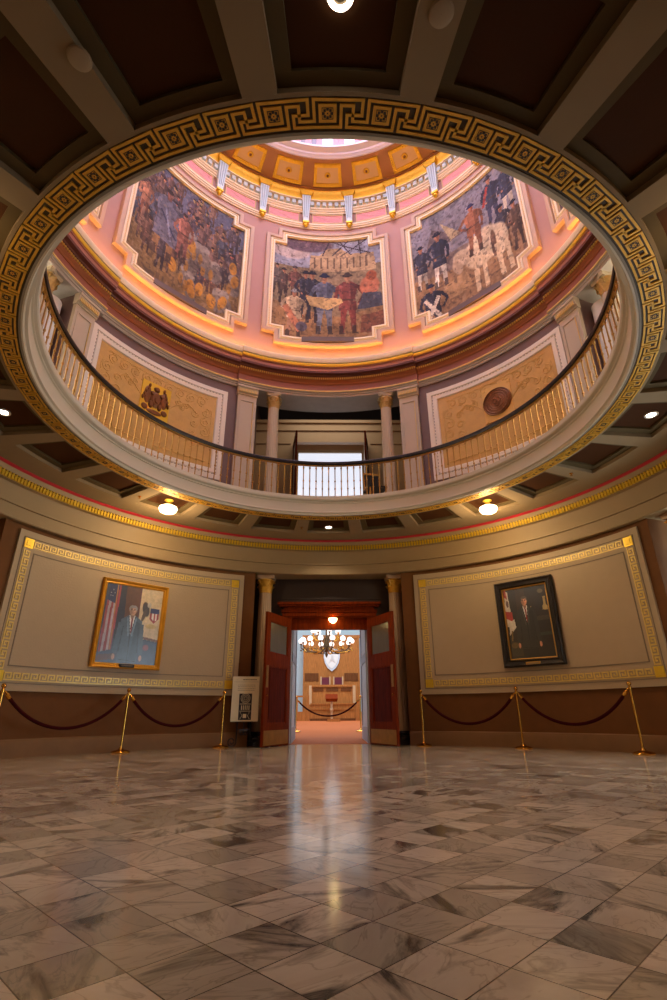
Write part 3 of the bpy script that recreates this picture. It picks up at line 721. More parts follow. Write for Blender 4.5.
def person_fig(c, x, y, h, coat, leg, skin=(176, 128, 100), hat=None, lean=0, w=1.0):
    # standing figure, feet at (x,y)
    hw = h*.13*w
    dk = lambda t, k: tuple(v*k for v in t)
    lt = lambda t, k: tuple(min(255, v*k) for v in t)
    bend = c.rng.rand()*.5-.25
    c.poly([(x-hw*.95, y), (x-hw*.45, y), (x-hw*.25, y+h*.24), (x, y+h*.46), (x-hw*.85, y+h*.5), (x-hw*.75, y+h*.24)], leg)
    c.poly([(x+hw*.35, y+h*.01), (x+hw*.8, y+h*.01), (x+hw*.78, y+h*.26), (x+hw*.85, y+h*.5), (x-hw*.05, y+h*.46), (x+hw*.25, y+h*.24)], dk(leg, .86))
    for sx, bx in ((-1, x-hw*.7), (1, x+hw*.58)):
        c.poly([(bx-hw*.24, y), (bx+hw*.4, y-h*.004), (bx+hw*.22, y+h*.03), (bx+hw*.2, y+h*.13), (bx-hw*.2, y+h*.13)], (66, 54, 50), .8)
    c.poly([(x-hw*.95, y+h*.38), (x+hw*.95, y+h*.38), (x+hw*.8+lean, y+h*.6), (x+hw*1.1+lean, y+h*.80), (x+hw*.45+lean, y+h*.87), (x-hw*.45+lean, y+h*.87), (x-hw*1.1+lean, y+h*.80), (x-hw*.8+lean, y+h*.6)], coat)
    c.poly([(x+hw*.2, y+h*.38), (x+hw*.95, y+h*.38), (x+hw*.8+lean, y+h*.6), (x+hw*1.1+lean, y+h*.80), (x+hw*.3+lean, y+h*.86)], dk(coat, .74), .8)
    c.poly([(x-hw*.8+lean, y+h*.6), (x-hw*1.05+lean, y+h*.79), (x-hw*.6+lean, y+h*.83), (x-hw*.5, y+h*.5)], lt(coat, 1.25), .7)
    ex, ey = x-hw*(1.55+bend), y+h*(.62+bend*.2)
    c.line(x-hw*1.0+lean, y+h*.79, ex, ey, h*.03, dk(coat, .9)); c.line(ex, ey, x-hw*(.7-bend), y+h*.52, h*.024, coat); c.ell(x-hw*(.65-bend), y+h*.52, h*.022, h*.02, skin)
    ex = x+hw*(1.45-bend); c.line(x+hw*1.0+lean, y+h*.79, ex, y+h*.63, h*.03, dk(coat, .7)); c.line(ex, y+h*.63, x+hw*1.1, y+h*.47, h*.024, dk(coat, .8)); c.ell(x+hw*1.1, y+h*.46, h*.02, h*.022, dk(skin, .85))
    c.line(x-hw*.85, y+h*.56, x+hw*.8, y+h*.55, h*.012, (70, 54, 44), .7)
    c.line(x+lean, y+h*.84, x+lean, y+h*.89, h*.028, dk(skin, .8))
    c.ell(x+lean, y+h*.93, h*.046, h*.062, skin); c.ell(x+h*.018+lean, y+h*.92, h*.022, h*.05, dk(skin, .7), al=.7)
    if hat: c.ell(x+lean, y+h*.975, h*.085, h*.026, dk(hat, .8)); c.ell(x+lean, y+h*1.0, h*.048, h*.036, hat)
    else: c.ell(x-h*.006+lean, y+h*.97, h*.05, h*.034, (52, 40, 36))

def mural_crowd(c, R, tones, n=46):
    pts = sorted([(R.rand(), .3+.72*R.rand()) for _ in range(n)], key=lambda p: -p[1])
    for (x, y) in pts:
        t = tones[R.randint(len(tones))]; person_fig(c, x, y-.2, .24+.1*(1-y), t, tuple(k*.8 for k in t), (150+R.randint(40), 108+R.randint(30), 92), None if R.rand() < .5 else tuple(k*.6 for k in t), (R.rand()-.5)*.02)

def paint_mural(k):
    w, h = 132, 138
    R = np.random.RandomState(11+k)
    if k == 0:      # harbour scene: officers over a plan, labourers around
        c = Canvas(w, h, (134, 116, 92)); c.rng = R
        c.poly([(0, .7), (1, .72), (1, 1), (0, 1)], (146, 148, 166)); c.ell(.15, .88, .2, .1, (176, 162, 160)); c.ell(.3, .95, .25, .08, (104, 84, 96))
        c.poly([(.33, .68), (.95, .66), (.93, .84), (.7, .86), (.62, .92), (.5, .92), (.42, .84), (.34, .84)], (176, 150, 116))
        for i in range(9): c.line(.38+.06*i, .70, .38+.06*i, .82, .008, (112, 92, 76))
        for i in range(6): c.line(.45+.09*i, .84, .52+.09*((i*2) % 5), 1.0, .006, (66, 56, 66))
        c.poly([(0, 0), (1, 0), (1, .3), (.6, .22), (0, .34)], (150, 118, 84)); c.poly([(.78, .06), (1, .04), (1, .24), (.8, .22)], (128, 84, 66))
        for (x, y, hh, co, lg, ha) in ((.1, .42, .34, (84, 66, 62), (70, 58, 56), (60, 50, 56)), (.2, .46, .34, (110, 74, 66), (84, 64, 56), (58, 48, 60)), (.04, .5, .3, (100, 90, 86), (80, 70, 66), None), (.3, .3, .46, (52, 52, 68), (54, 52, 64), (42, 42, 56)), (.36, .26, .5, (46, 48, 64), (50, 50, 64), (38, 38, 54))):
            person_fig(c, x, y-.1, hh, co, lg, (176, 124, 96), ha)
        person_fig(c, .47, .06, .58, (92, 98, 120), (124, 130, 148), (178, 128, 98), (40, 44, 76), w=1.1)
        person_fig(c, .68, .06, .58, (122, 66, 62), (134, 68, 64), (186, 136, 104), (70, 58, 56), w=1.15)
        c.poly([(.3, .42), (.62, .40), (.64, .36), (.5, .29), (.34, .33)], (196, 168, 118))
        person_fig(c, .2, .02, .44, (200, 180, 150), (156, 120, 96), (176, 116, 88), (150, 150, 152), w=1.3)
        c.line(.12, .3, .26, .08, .03, (184, 124, 96)); c.ell(.27, .12, .05, .045, (92, 88, 104))
        c.ell(.88, .5, .09, .1, (176, 110, 84)); c.ell(.9, .6, .05, .05, (148, 82, 56)); c.poly([(.76, .28), (.99, .28), (.98, .42), (.82, .44)], (70, 72, 88))
    elif k == 1:    # soldiers, riders and a grey horse
        c = Canvas(w, h, (128, 112, 106)); c.rng = R
        c.poly([(0, .55), (1, .5), (1, 1), (0, 1)], (130, 126, 138)); c.poly([(.2, .84), (.48, .64), (.12, .62)], (112, 98, 100)); c.poly([(.28, .86), (.46, .66), (.36, .64)], (176, 158, 126))
        c.poly([(0, 0), (1, 0), (1, .4), (.5, .35), (0, .4)], (146, 116, 88)); c.poly([(.3, .1), (.5, .15), (.45, .3), (.25, .25)], (172, 140, 104))
        for (x, y, hh, co, lg) in ((.08, .3, .42, (62, 64, 82), (206, 196, 180)), (.24, .26, .52, (56, 58, 78), (220, 212, 200)), (.76, .5, .46, (54, 56, 76), (66, 66, 92)), (.9, .48, .46, (56, 58, 78), (200, 188, 170)), (.82, .22, .4, (60, 58, 72), (120, 88, 66)), (.93, .16, .4, (96, 74, 62), (84, 66, 58))):
            person_fig(c, x, y, hh, co, lg, (172, 118, 92), (36, 36, 54))
        c.ell(.62, .40, .17, .15, (206, 188, 160), 30); c.ell(.76, .36, .09, .14, (214, 198, 170)); c.ell(.72, .36, .025, .12, (120, 92, 76)); c.ell(.44, .42, .09, .07, (198, 178, 152), -30); c.ell(.39, .36, .04, .07, (182, 160, 136), 20)
        for (x0, x1) in ((.55, .54), (.62, .62), (.74, .76), (.82, .84)): c.line(x0, .34, x1, .06, .02, (204, 184, 154))
        person_fig(c, .57, .38, .46, (150, 96, 70), (140, 92, 70), (156, 92, 66), (44, 44, 80), w=1.2); c.line(.68, .72, .74, .88, .012, (150, 60, 56))
        person_fig(c, .14, -.12, .44, (60, 60, 78), (60, 60, 76), (176, 124, 94), (50, 50, 76), w=1.4); c.line(.08, .2, .2, .02, .016, (220, 212, 200)); c.line(.2, .2, .1, .02, .016, (220, 212, 200))
    elif k == -1:   # crowd with a tall robed figure and armoured men
        c = Canvas(w, h, (104, 86, 80)); c.rng = R
        c.poly([(0, .78), (1, .62), (1, 1), (0, 1)], (92, 92, 112)); c.poly([(0, 0), (1, 0), (1, .3), (0, .45)], (122, 98, 66))
        mural_crowd(c, R, [(112, 86, 80), (90, 74, 86), (130, 98, 84), (82, 84, 98), (104, 78, 66), (80, 70, 76)], 84)
        for i in range(16):
            x = .45+.5*R.rand(); y = .12+.5*R.rand(); c.ell(x, y, .045, .04, (138, 130, 124)); c.ell(x+.01, y-.09, .06, .07, (114, 104, 98)); c.ell(x-.03, y-.1, .02, .05, (150, 112, 60))
        for i in range(9): x = .4+.55*R.rand(); y = .1+.4*R.rand(); c.ell(x, y, .035, .06, (170, 122, 52), 20*R.randn())
        person_fig(c, .3, .22, .62, (96, 94, 110), (150, 114, 78), (150, 98, 84), None, w=1.35)
        c.poly([(.2, .38), (.41, .36), (.43, .66), (.3, .72), (.22, .66)], (104, 102, 120)); c.line(.24, .62, .4, .44, .008, (60, 64, 90)); c.line(.28, .66, .36, .4, .008, (130, 134, 160))
        person_fig(c, .1, .42, .34, (170, 118, 92), (128, 82, 64), (160, 106, 84), None); person_fig(c, .46, .3, .44, (160, 104, 88), (142, 92, 84), (160, 106, 90), None)
    else:
        c = Canvas(w, h, (110, 96, 96)); c.rng = R
        c.poly([(0, .7), (1, .6), (1, 1), (0, 1)], (132, 134, 156)); mural_crowd(c, R, [(96, 80, 86), (120, 96, 84), (72, 76, 100), (140, 104, 86)], 40)
    c.mottle(.42)
    g = c.noise(60)
    c.blend((g > .72).astype(float), (52, 44, 50), .35); c.blend((g < .22).astype(float), (188, 164, 140), .25)
    return c

# ------------------------------------------------------------------ gallery walls
RG = 5.0
def gal_frame(b, W, z0, z1, prof, ac, mi=0, Rr=RG, n=20):
    pass
def cylmap(R0, ac):
    # local coordinates of a wall piece centred on angle 0; x along wall, z up, d towards the centre
    def f(s, z, d=0.0):
        a = s/R0; r = R0-d
        return (r*math.sin(a), r*math.cos(a)-R0, z)
    return f
def notched(W, H, nx, nz, seg=8):
    raw = [(-W, -H+nz), (-W+nx, -H+nz), (-W+nx, -H), (W-nx, -H), (W-nx, -H+nz), (W, -H+nz), (W, H-nz), (W-nx, H-nz), (W-nx, H), (-W+nx, H), (-W+nx, H-nz), (-W, H-nz)]
    if nx == 0: raw = [(-W, -H), (W, -H), (W, H), (-W, H)]
    pts = []
    for i in range(len(raw)):
        x0, y0 = raw[i]; x1, y1 = raw[(i+1) % len(raw)]
        for k in range(seg): pts.append((x0+(x1-x0)*k/seg, y0+(y1-y0)*k/seg))
    return pts
def frame_mesh(f, W, H, nx, nz, prof, seg=8):
    b = MB(); loops = []
    for ins, d in prof: loops.append([f(x, z, d) for x, z in notched(W-ins, H-ins, nx, nz, seg)])
    n = len(loops[0]); vs = [p for l in loops for p in l]
    fs = [[i*n+j, i*n+(j+1) % n, (i+1)*n+(j+1) % n, (i+1)*n+j] for i in range(len(prof)-1) for j in range(n)]
    b.add(vs, fs); return b

gal = [('wall_gallery_northeast', 20.4, 71.0), ('wall_gallery_northwest', -71.0, -20.4), ('wall_gallery_southeast', 109, 159.6), ('wall_gallery_southwest', -159.6, -109)]
for nm, a0, a1 in gal:
    b = MB(); b.sector(RG, 5.55, a0, a1, 4.47, 7.85, 30); w = S(b.build(nm, M['mauve']))
    for p0, p1 in ((a0, a0+5.2), (a1-5.2, a1)):
        b = MB()
        b.sector(4.92, 5.0, p0, p1, 4.47, 7.58, 3)
        b.sector(4.90, 4.93, p0-.15, p1+.15, 4.47, 4.75, 3)
        for (q0, q1, z0, z1) in ((p0+.55, p1-.55, 4.95, 4.98), (p0+.55, p1-.55, 7.40, 7.43)): b.sector(4.905, 4.925, q0, q1, z0, z1, 3)
        for q in (p0+.55, p1-.85): b.sector(4.905, 4.925, q, q+.3, 4.98, 7.40, 1)
        pi_ = b.build('pilaster', M['pil'], w, smooth=25)
        b = MB(); b.lathe([(4.92, 7.56), (4.90, 7.57), (4.90, 7.60), (4.88, 7.62), (4.86, 7.68), (4.86, 7.74), (4.84, 7.75), (4.84, 7.80), (4.99, 7.80), (4.99, 7.56)], p0-.3, p1+.3, 3, closed=True)
        b.build('pilaster_capital', M['pil'], pi_, smooth=25)
        b = MB(); b.sector(4.902, 4.912, p1-1.05, p1-.9, 4.98, 7.40)
        nn = 12
        for i in range(nn): q0 = p0+(p1-p0)*i/nn; b.sector(4.85, 4.866, q0+.08, q0+.34, 7.62, 7.70)
        b.build('gilt_line', M['palegold'], pi_, smooth=0)

def spiral(cx, cz, r0, turns, sgn, ph, n=36):
    return [(cx+r0*(1-.8*i/n)*math.cos(ph+sgn*turns*2*PI*i/n), cz+r0*(1-.8*i/n)*math.sin(ph+sgn*turns*2*PI*i/n)) for i in range(n+1)]
def relief_panel(ac, medal, lab):
    hw = rad(18.6)*RG; zc = (5.27+7.56)/2; H = (7.56-5.27)/2
    t = empty('relief_panel', P(RG, ac, zc), -rad(ac), label=lab, cat='relief panel')
    f = cylmap(RG, ac)
    b = frame_mesh(f, hw, H, 0, 0, [(0, 0.0), (0, .03), (.10, .035), (.11, .02), (.135, .02), (.145, .035), (.23, .035), (.25, .01)], 14)
    b.build('panel_frame', M['white'], t, smooth=30)
    b = MB()
    for i in range(-20, 21):
        for zz in (-H+.115, H-.13): b.add([f(i*.075+dx, zz+dz, .024) for dx, dz in ((-.02, 0), (.02, 0), (.02, .012), (-.02, .012))], [[0, 1, 2, 3]])
    for i in range(-12, 13):
        for xx in (-hw+.12, hw-.13): b.add([f(xx+dx, i*.082+dz, .024) for dx, dz in ((0, -.02), (.012, -.02), (.012, .02), (0, .02))], [[0, 1, 2, 3]])
    b.build('dotted_line', M['mauve'], t, smooth=0, fix=False)
    W2, H2 = hw-.25, H-.25
    b = MB(); n = 24
    vs = [f(-W2+2*W2*i/n, z, .012) for i in range(n+1) for z in (-H2, H2)]
    b.add(vs, [[2*i, 2*i+2, 2*i+3, 2*i+1] for i in range(n)])
    b.build('gilded_field', M['relief'], t, smooth=60)
    # scroll work
    b = MB()
    def put(pts, r=.011): b.tube([f(x, z, .013) for x, z in pts], r*.8, 6)
    m = 9; st = 2*(W2-.2)/m
    for i in range(m):
        cx = -W2+.2+st*(i+.5); s = 1 if i % 2 else -1
        put(spiral(cx, H2-.22, .12, 1.5, s, PI/2*s)); put([(cx-st/2, H2-.22-s*.09), (cx-st*.2, H2-.22-s*.12), (cx, H2-.22-s*.09)])
        put([(cx-st*.5, H2-.10), (cx-st*.25, H2-.085), (cx, H2-.10), (cx+st*.25, H2-.085), (cx+st*.5, H2-.10)], .008)
    for sx in (-1, 1):
        for j in range(4):
            cz = H2-.48-j*.25; put(spiral(sx*(W2-.22), cz, .12, 1.4, sx*(1 if j % 2 else -1), PI/2)); put(spiral(sx*(W2-.47), cz-.1, .10, 1.2, -sx, 0))
            put([(sx*(W2-.1), cz+.12), (sx*(W2-.08), cz), (sx*(W2-.1), cz-.12)], .009)
        for j in range(3): put(spiral(sx*(W2-.66-.1*j), H2-.45-.08*j*(2-j), .08, 1.4, sx, PI))
        put([(sx*(.95-.09*i), .32+.16*math.sin(i*.55)) for i in range(8)], .012)
        put([(sx*(W2-.12), -H2+.12), (sx*.5, -H2+.13), (sx*.1, -H2+.12)], .01)
    b.build('scroll_relief', M['reliefline'], t, smooth=60)
    z0 = 6.66-zc
    if medal == 'arms':
        b = MB(); b.slab([(-.33, -.40), (.33, -.40), (.33, .40), (-.33, .40)], lambda p: f(p[0]-.02, p[1]+z0-.03, .0), lambda p: f(p[0]-.02, p[1]+z0-.03, .035)); pl_ = b.build('square_plate', M['gold2'], t, smooth=0)
        b = MB()
        def bl(x, z, rx, rz, d=.03):
            n = 14; b.slab([(x+rx*math.cos(2*PI*i/n), z+rz*math.sin(2*PI*i/n)) for i in range(n)], lambda p: f(p[0]-.02, p[1]+z0-.03, .034), lambda p: f(x-.02+(p[0]-x)*.6, z+(p[1]-z)*.6+z0-.03, .034+d))
        bl(0, .02, .15, .22, .05); bl(-.19, .08, .09, .24); bl(.19, .08, .09, .24); bl(0, .27, .08, .07, .05); bl(-.22, -.22, .08, .08); bl(.22, -.22, .08, .08); bl(0, -.28, .2, .07); bl(-.1, -.12, .06, .1, .05); bl(.1, -.12, .06, .1, .05); bl(-.1, .14, .05, .06, .06); bl(.1, .14, .05, .06, .06); bl(0, 0, .06, .1, .07)
        for i in range(5):
            for sx in (-1, 1): bl(sx*(.17+.03*i), .30-.08*i, .03, .06, .045)
        b.build('coat_of_arms', M['bronze'], pl_, smooth=30)
    else:
        b = MB(); b.slab([(-.33, -.43), (.33, -.43), (.33, .43), (-.33, .43)], lambda p: f(p[0], p[1]+z0+.02, .0), lambda p: f(p[0], p[1]+z0+.02, .03))
        for sx in (-1, 1):
            for sz in (-1, 1): b.slab([(sx*.28+.03*math.cos(i*PI/4), sz*.38+.03*math.sin(i*PI/4)) for i in range(8)], lambda p: f(p[0], p[1]+z0+.02, .03), lambda p: f(p[0], p[1]+z0+.02, .045))
        pl_ = b.build('square_plate', M['reliefline'], t, smooth=0)
        b = MB()
        def disk(r, d0, d1, r1=None):
            n = 32; r1 = r1 or r*.95; b.slab([(math.cos(2*PI*i/n), math.sin(2*PI*i/n)) for i in range(n)], lambda p: f(p[0]*r, p[1]*r+z0+.02, d0), lambda p: f(p[0]*r1, p[1]*r1+z0+.02, d1))
        disk(.33, .029, .05); disk(.30, .05, .06)
        for rr in (.315, .27, .21, .16): b.tube([f(rr*math.cos(i*PI/16), rr*math.sin(i*PI/16)+z0+.02, .062) for i in range(33)], .011, 6)
        for i in range(24): t_ = i*PI/12; b.tube([f(.225*math.cos(t_), .225*math.sin(t_)+z0+.02, .062), f(.255*math.cos(t_), .255*math.sin(t_)+z0+.02, .062)], .008, 5)
        for i in range(3): t_ = i*2*PI/3+.5; b.tube([f(.05*math.cos(t_)+.05*math.cos(q*1.0), .05*math.sin(t_)+.06*math.sin(q*1.0)+z0+.02, .066) for q in range(7)], .014, 6)
        b.build('round_seal', M['bronze'], pl_, smooth=30)
    return t
relief_panel(-46.9, 'arms', 'gilded relief wall panel with a square coat of arms, left side of the gallery')
relief_panel(46.6, 'seal', 'gilded relief wall panel with a round brown seal, right side of the gallery')

# gallery recesses: north with open doors and bright window
b = MB(); OX0, OX1 = -1.0, 1.2
b.box(-2.2, OX0, 8.0, 8.15, 4.47, 9.0); b.box(OX1, 2.4, 8.0, 8.15, 4.47, 9.0); b.box(OX0, OX1, 8.0, 8.15, 8.27, 9.0)
b.box(-2.2, 2.4, 7.93, 8.0, 8.93, 9.03); b.box(-2.2, 2.4, 7.95, 8.0, 8.66, 8.70)
b.box(-2.2, OX0-.12, 7.97, 8.0, 8.20, 8.235); b.box(OX1+.12, 2.4, 7.97, 8.0, 8.20, 8.235)
S(b.build('wall_gallery_north', M['colm'], smooth=0))
b = MB(); b.box(OX0-.05, OX0, 8.15, 9.15, 4.47, 8.9); b.box(OX1, OX1+.05, 8.15, 9.15, 4.47, 8.9); b.box(OX0, OX1, 8.15, 9.15, 8.85, 8.9)
b.box(OX0, OX1, 9.13, 9.18, 8.6, 8.9)
S(b.build('wall_gallery_vestibule', M['colm'], smooth=0))
b = MB(); b.box(OX0, OX1, 9.16, 9.19, 4.47, 8.6); w1 = S(b.build('window_1', M['e_win'], smooth=0))
b = MB(); b.box(OX0, OX1, 9.10, 9.16, 8.50, 8.60); b.box(OX0, OX0+.06, 9.1, 9.16, 4.47, 8.5); b.box(OX1-.06, OX1, 9.1, 9.16, 4.47, 8.5); b.box(OX0+.06, OX1-.06, 9.12, 9.155, 8.12, 8.14)
b.build('window_frame', M['pil'], w1, smooth=0)
for nm, sx, hx in (('door_3', -1, OX0), ('door_4', 1, OX1)):
    r = empty(nm, (hx, 7.98, 4.475), sx*rad(-9)); r['kind'] = 'structure'
    q = MB(); x0, x1 = (-.05, 0) if sx < 0 else (0, .05)
    q.box(x0, x1, -.85, 0, 0, .3); q.box(x0, x1, -.85, -.73, .3, 3.7); q.box(x0, x1, -.12, 0, .3, 3.7); q.box(x0, x1, -.73, -.12, 1.6, 1.8); q.box(x0, x1, -.73, -.12, 3.5, 3.7)
    q.build('door_frame', M['mahogdark'], r, smooth=0)
    q = MB(); q.box(x0+.015, x1-.015, -.73, -.12, .3, 1.6); q.build('door_panel', M['mahogdark'], r, smooth=0)
    q = MB(); q.box(x0+.02, x1-.02, -.73, -.12, 1.8, 3.5); q.build('glass_pane', M['bluep'], r, smooth=0)
b = MB(); b.box(-2.35, -2.2, 5.3, 9.3, 4.47, 9.6); S(b.build('wall_gallery_recess_west', M['mauve'], smooth=0))
b = MB(); b.box(2.4, 2.55, 5.3, 9.3, 4.47, 9.6); S(b.build('wall_gallery_recess_east', M['mauve'], smooth=0))
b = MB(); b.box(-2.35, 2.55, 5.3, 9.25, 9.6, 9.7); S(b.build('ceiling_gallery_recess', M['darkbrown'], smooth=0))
# east and west recesses: white walls with daylight
for sx, nm in ((1, 'east'), (-1, 'west')):
    def bb(q, x0, x1, *r): q.box(min(sx*x0, sx*x1), max(sx*x0, sx*x1), *r)
    b = MB(); bb(b, 6.6, 6.75, -2.2, -.8, 4.47, 7.9); bb(b, 6.6, 6.75, .8, 2.2, 4.47, 7.9); bb(b, 6.6, 6.75, -.8, .8, 7.2, 7.9)
    for s in (-1, 1): bb(b, 5.4, 6.75, min(s*2.05, s*2.2), max(s*2.05, s*2.2), 4.47, 7.9)
    # rounded corner piers
    for s in (-1, 1): b.turned([(.21, 0), (.21, 3.10), (.002, 3.10)], sx*P(5.36, 73.2, 0)[0], s*P(5.36, 73.2, 0)[1], 4.47, 28, cap=False)
    S(b.build('wall_gallery_%s' % nm, M['whitep'], smooth=30))
    b = MB(); bb(b, 6.66, 6.70, -.8, .8, 4.47, 7.2); S(b.build('window_%d' % (2 if sx > 0 else 3), M['e_wing'], smooth=0))
    b = MB(); bb(b, 5.4, 6.75, -2.2, 2.2, 7.9, 8.0); S(b.build('ceiling_gallery_%s' % nm, M['bluegray'], smooth=0))
    # ground floor passage
    b = MB(); ow = 1.3 if sx > 0 else .75
    bb(b, 7.2, 7.35, -2.2, -ow, 0, 4.3); bb(b, 7.2, 7.35, ow, 2.2, 0, 4.3); bb(b, 7.2, 7.35, -ow, ow, 2.9, 4.3)
    for s in (-1, 1): bb(b, 5.3, 7.35, min(s*1.95, s*2.2), max(s*1.95, s*2.2), 0, 4.3)
    S(b.build('wall_%s' % nm, M['whitep'], smooth=0))
    b = MB(); bb(b, 7.26, 7.30, -ow, ow, 0, 2.9); S(b.build('window_%d' % (4 if sx > 0 else 5), M['e_winb'] if sx > 0 else M['e_winw'], smooth=0))
b = MB(); b.box(-2.3, 2.3, -8.6, -8.45, 0, 4.3); b.box(-2.3, -2.15, -8.45, -5.0, 0, 4.3); b.box(2.15, 2.3, -8.45, -5.0, 0, 4.3); S(b.build('wall_south', M['cream'], smooth=0))
b = MB(); b.box(-2.3, 2.3, -8.6, -5.6, 4.3, 4.4); S(b.build('ceiling_south', M['taupe'], smooth=0))
b = MB(); b.box(-2.3, 2.3, -7.5, -7.35, 4.47, 8.0); S(b.build('wall_gallery_south', M['whitep'], smooth=0))

# small gilt chair behind the balustrade
t = empty('gilt_chair', (0.99, 4.14, 4.47), rad(14), label='small gilt chair with dark seat behind the gallery rail, right of the bright window', cat='chair')
for x in (-.17, .17):
    for y in (-.17, .17):
        q = MB(); q.tube([(x*1.15, y*1.15, 0), (x, y, .45)] if y < 0 else [(x*1.15, y*1.3, 0), (x, y, .45), (x*1.05, y*1.3, .98)], .016, 6); q.build('leg', M['balbrass'], t)
q = MB(); q.box(-.2, .2, -.2, .2, .44, .49); q.build('seat', M['black'], t, smooth=0)
q = MB(); q.box(-.17, .17, .2, .22, .62, .90); q.build('backrest', M['black'], t, smooth=0)
q = MB(); q.box(-.19, .19, .19, .225, .90, .94); q.box(-.18, .18, .18, .215, .55, .58); q.build('back_rail', M['balbrass'], t, smooth=0)

# ------------------------------------------------------------------ balustrade
bal = empty('balustrade', (0, 0, 4.485), label='curved gilded balustrade with dark handrail around the round opening', cat='balustrade')
b = MB(); rr = 3.56; zt = 5.27-4.485
b.lathe([(rr-.04, zt-.055), (rr-.05, zt-.02), (rr-.04, zt+.015), (rr, zt+.025), (rr+.04, zt+.015), (rr+.05, zt-.02), (rr+.04, zt-.055)], n=192, closed=True); b.build('handrail', M['rail'], bal)
b = MB(); b.lathe([(rr-.02, zt-.075), (rr+.02, zt-.075), (rr+.02, zt-.055), (rr-.02, zt-.055)], n=192, closed=True); b.build('gilded_under_rail', M['balbrass'], bal)
def bprof():
    p = [(.02, 0), (.02, .02), (.0105, .035)]
    for k in (.27, .48): z = k*zt; p += [(.010, z-.018), (.017, z-.011), (.018, z), (.017, z+.011), (.010, z+.018)]
    z = zt-.12; p += [(.010, z-.03), (.019, z-.01), (.019, z+.01), (.010, z+.03), (.017, zt-.06)]
    return p
q = MB(); q.turned(bprof(), n=8); proto = q.build('baluster', M['balbrass'], bal); proto.location = P(rr, 0, 0)
NB = 176; rest = MB()
for i in range(1, NB):
    a = i*360.0/NB; sa = (a+180) % 360-180
    if abs(sa) < 101.5:
        o = proto.copy(); C.objects.link(o); o.parent = bal; o.location = P(rr, a, 0)
    else:
        x, y, _ = P(rr, a, 0); rest.turned(bprof(), x, y, 0, 6)
tag(rest.build('balusters', M['balbrass'], bal), kind='stuff')

# ------------------------------------------------------------------ upper entablature (with breaks over the recesses)
segs = []
for k in range(4):
    segs.append((k*90-26.0, k*90+26.0, 0.06)); segs.append((k*90+26.0, k*90+64.0, 0.0))
def ring(name, prof, m, parent=None, closed=True):
    b = MB()
    for a0, a1, dr in segs:
        b.lathe([(r-dr*(1 if r < 5.2 else 0), z) for r, z in prof], a0, a1, 28 if a1-a0 > 45 else 20, closed=closed)
    return b.build(name, m, parent, smooth=25)
root = S(ring('trim_5', [(5.60, 7.80), (4.97, 7.80), (4.96, 7.85), (4.94, 7.86), (4.94, 7.89), (4.92, 7.90), (4.92, 7.915), (4.97, 7.93), (5.6, 7.93)], M['gray']))
ring('gilt_line', [(4.96, 7.915), (4.905, 7.915), (4.905, 7.945), (4.96, 7.945)], M['palegold'], root)
ring('terracotta_frieze', [(5.6, 7.93), (4.965, 7.93), (4.965, 8.15), (5.6, 8.15)], M['terra'], root)
ring('orange_moulding', [(5.6, 8.15), (4.95, 8.15), (4.94, 8.20), (4.90, 8.25), (4.90, 8.34), (5.6, 8.34)], M['orange'], root)
b = MB()
for a0, a1, dr in segs:
    n = int((a1-a0)/.62)
    for i in range(n):
        a = a0+(a1-a0)*(i+.2)/n; b.sector(4.875-dr, 4.91-dr, a, a+.34, 8.27, 8.315)
b.build('dentil_row', M['palegold'], root, smooth=0)
ring('maroon_soffit', [(5.6, 8.34), (4.88, 8.34), (4.86, 8.37), (4.77, 8.375), (4.77, 8.42), (5.6, 8.42)], M['maroonp'], root)
ring('rose_fascia', [(5.6, 8.42), (4.76, 8.42), (4.76, 8.50), (4.74, 8.505), (4.73, 8.53), (5.6, 8.53)], M['rose'], root)
ring('gold_cornice_line', [(5.6, 8.53), (4.715, 8.53), (4.705, 8.56), (4.705, 8.60), (5.6, 8.60)], M['gold2'], root)
ring('dark_groove', [(5.6, 8.60), (4.74, 8.60), (4.74, 8.63), (5.6, 8.63)], M['maroonp'], root)
ring('ivory_cornice_top', [(5.6, 8.63), (4.70, 8.63), (4.68, 8.68), (4.68, 8.75), (4.70, 8.76), (4.70, 8.79), (4.80, 8.80), (5.6, 8.80)], M['ivory'], root)
# cove lamps on top of the cornice
b = MB(); b.lathe([(4.83, 8.80), (4.87, 8.80), (4.87, 8.83), (4.83, 8.83)], n=96, closed=True)
tag(b.build('cove_light_strip', M['e_cove']), 'warm hidden light strip along the top of the gallery cornice', 'light strip')

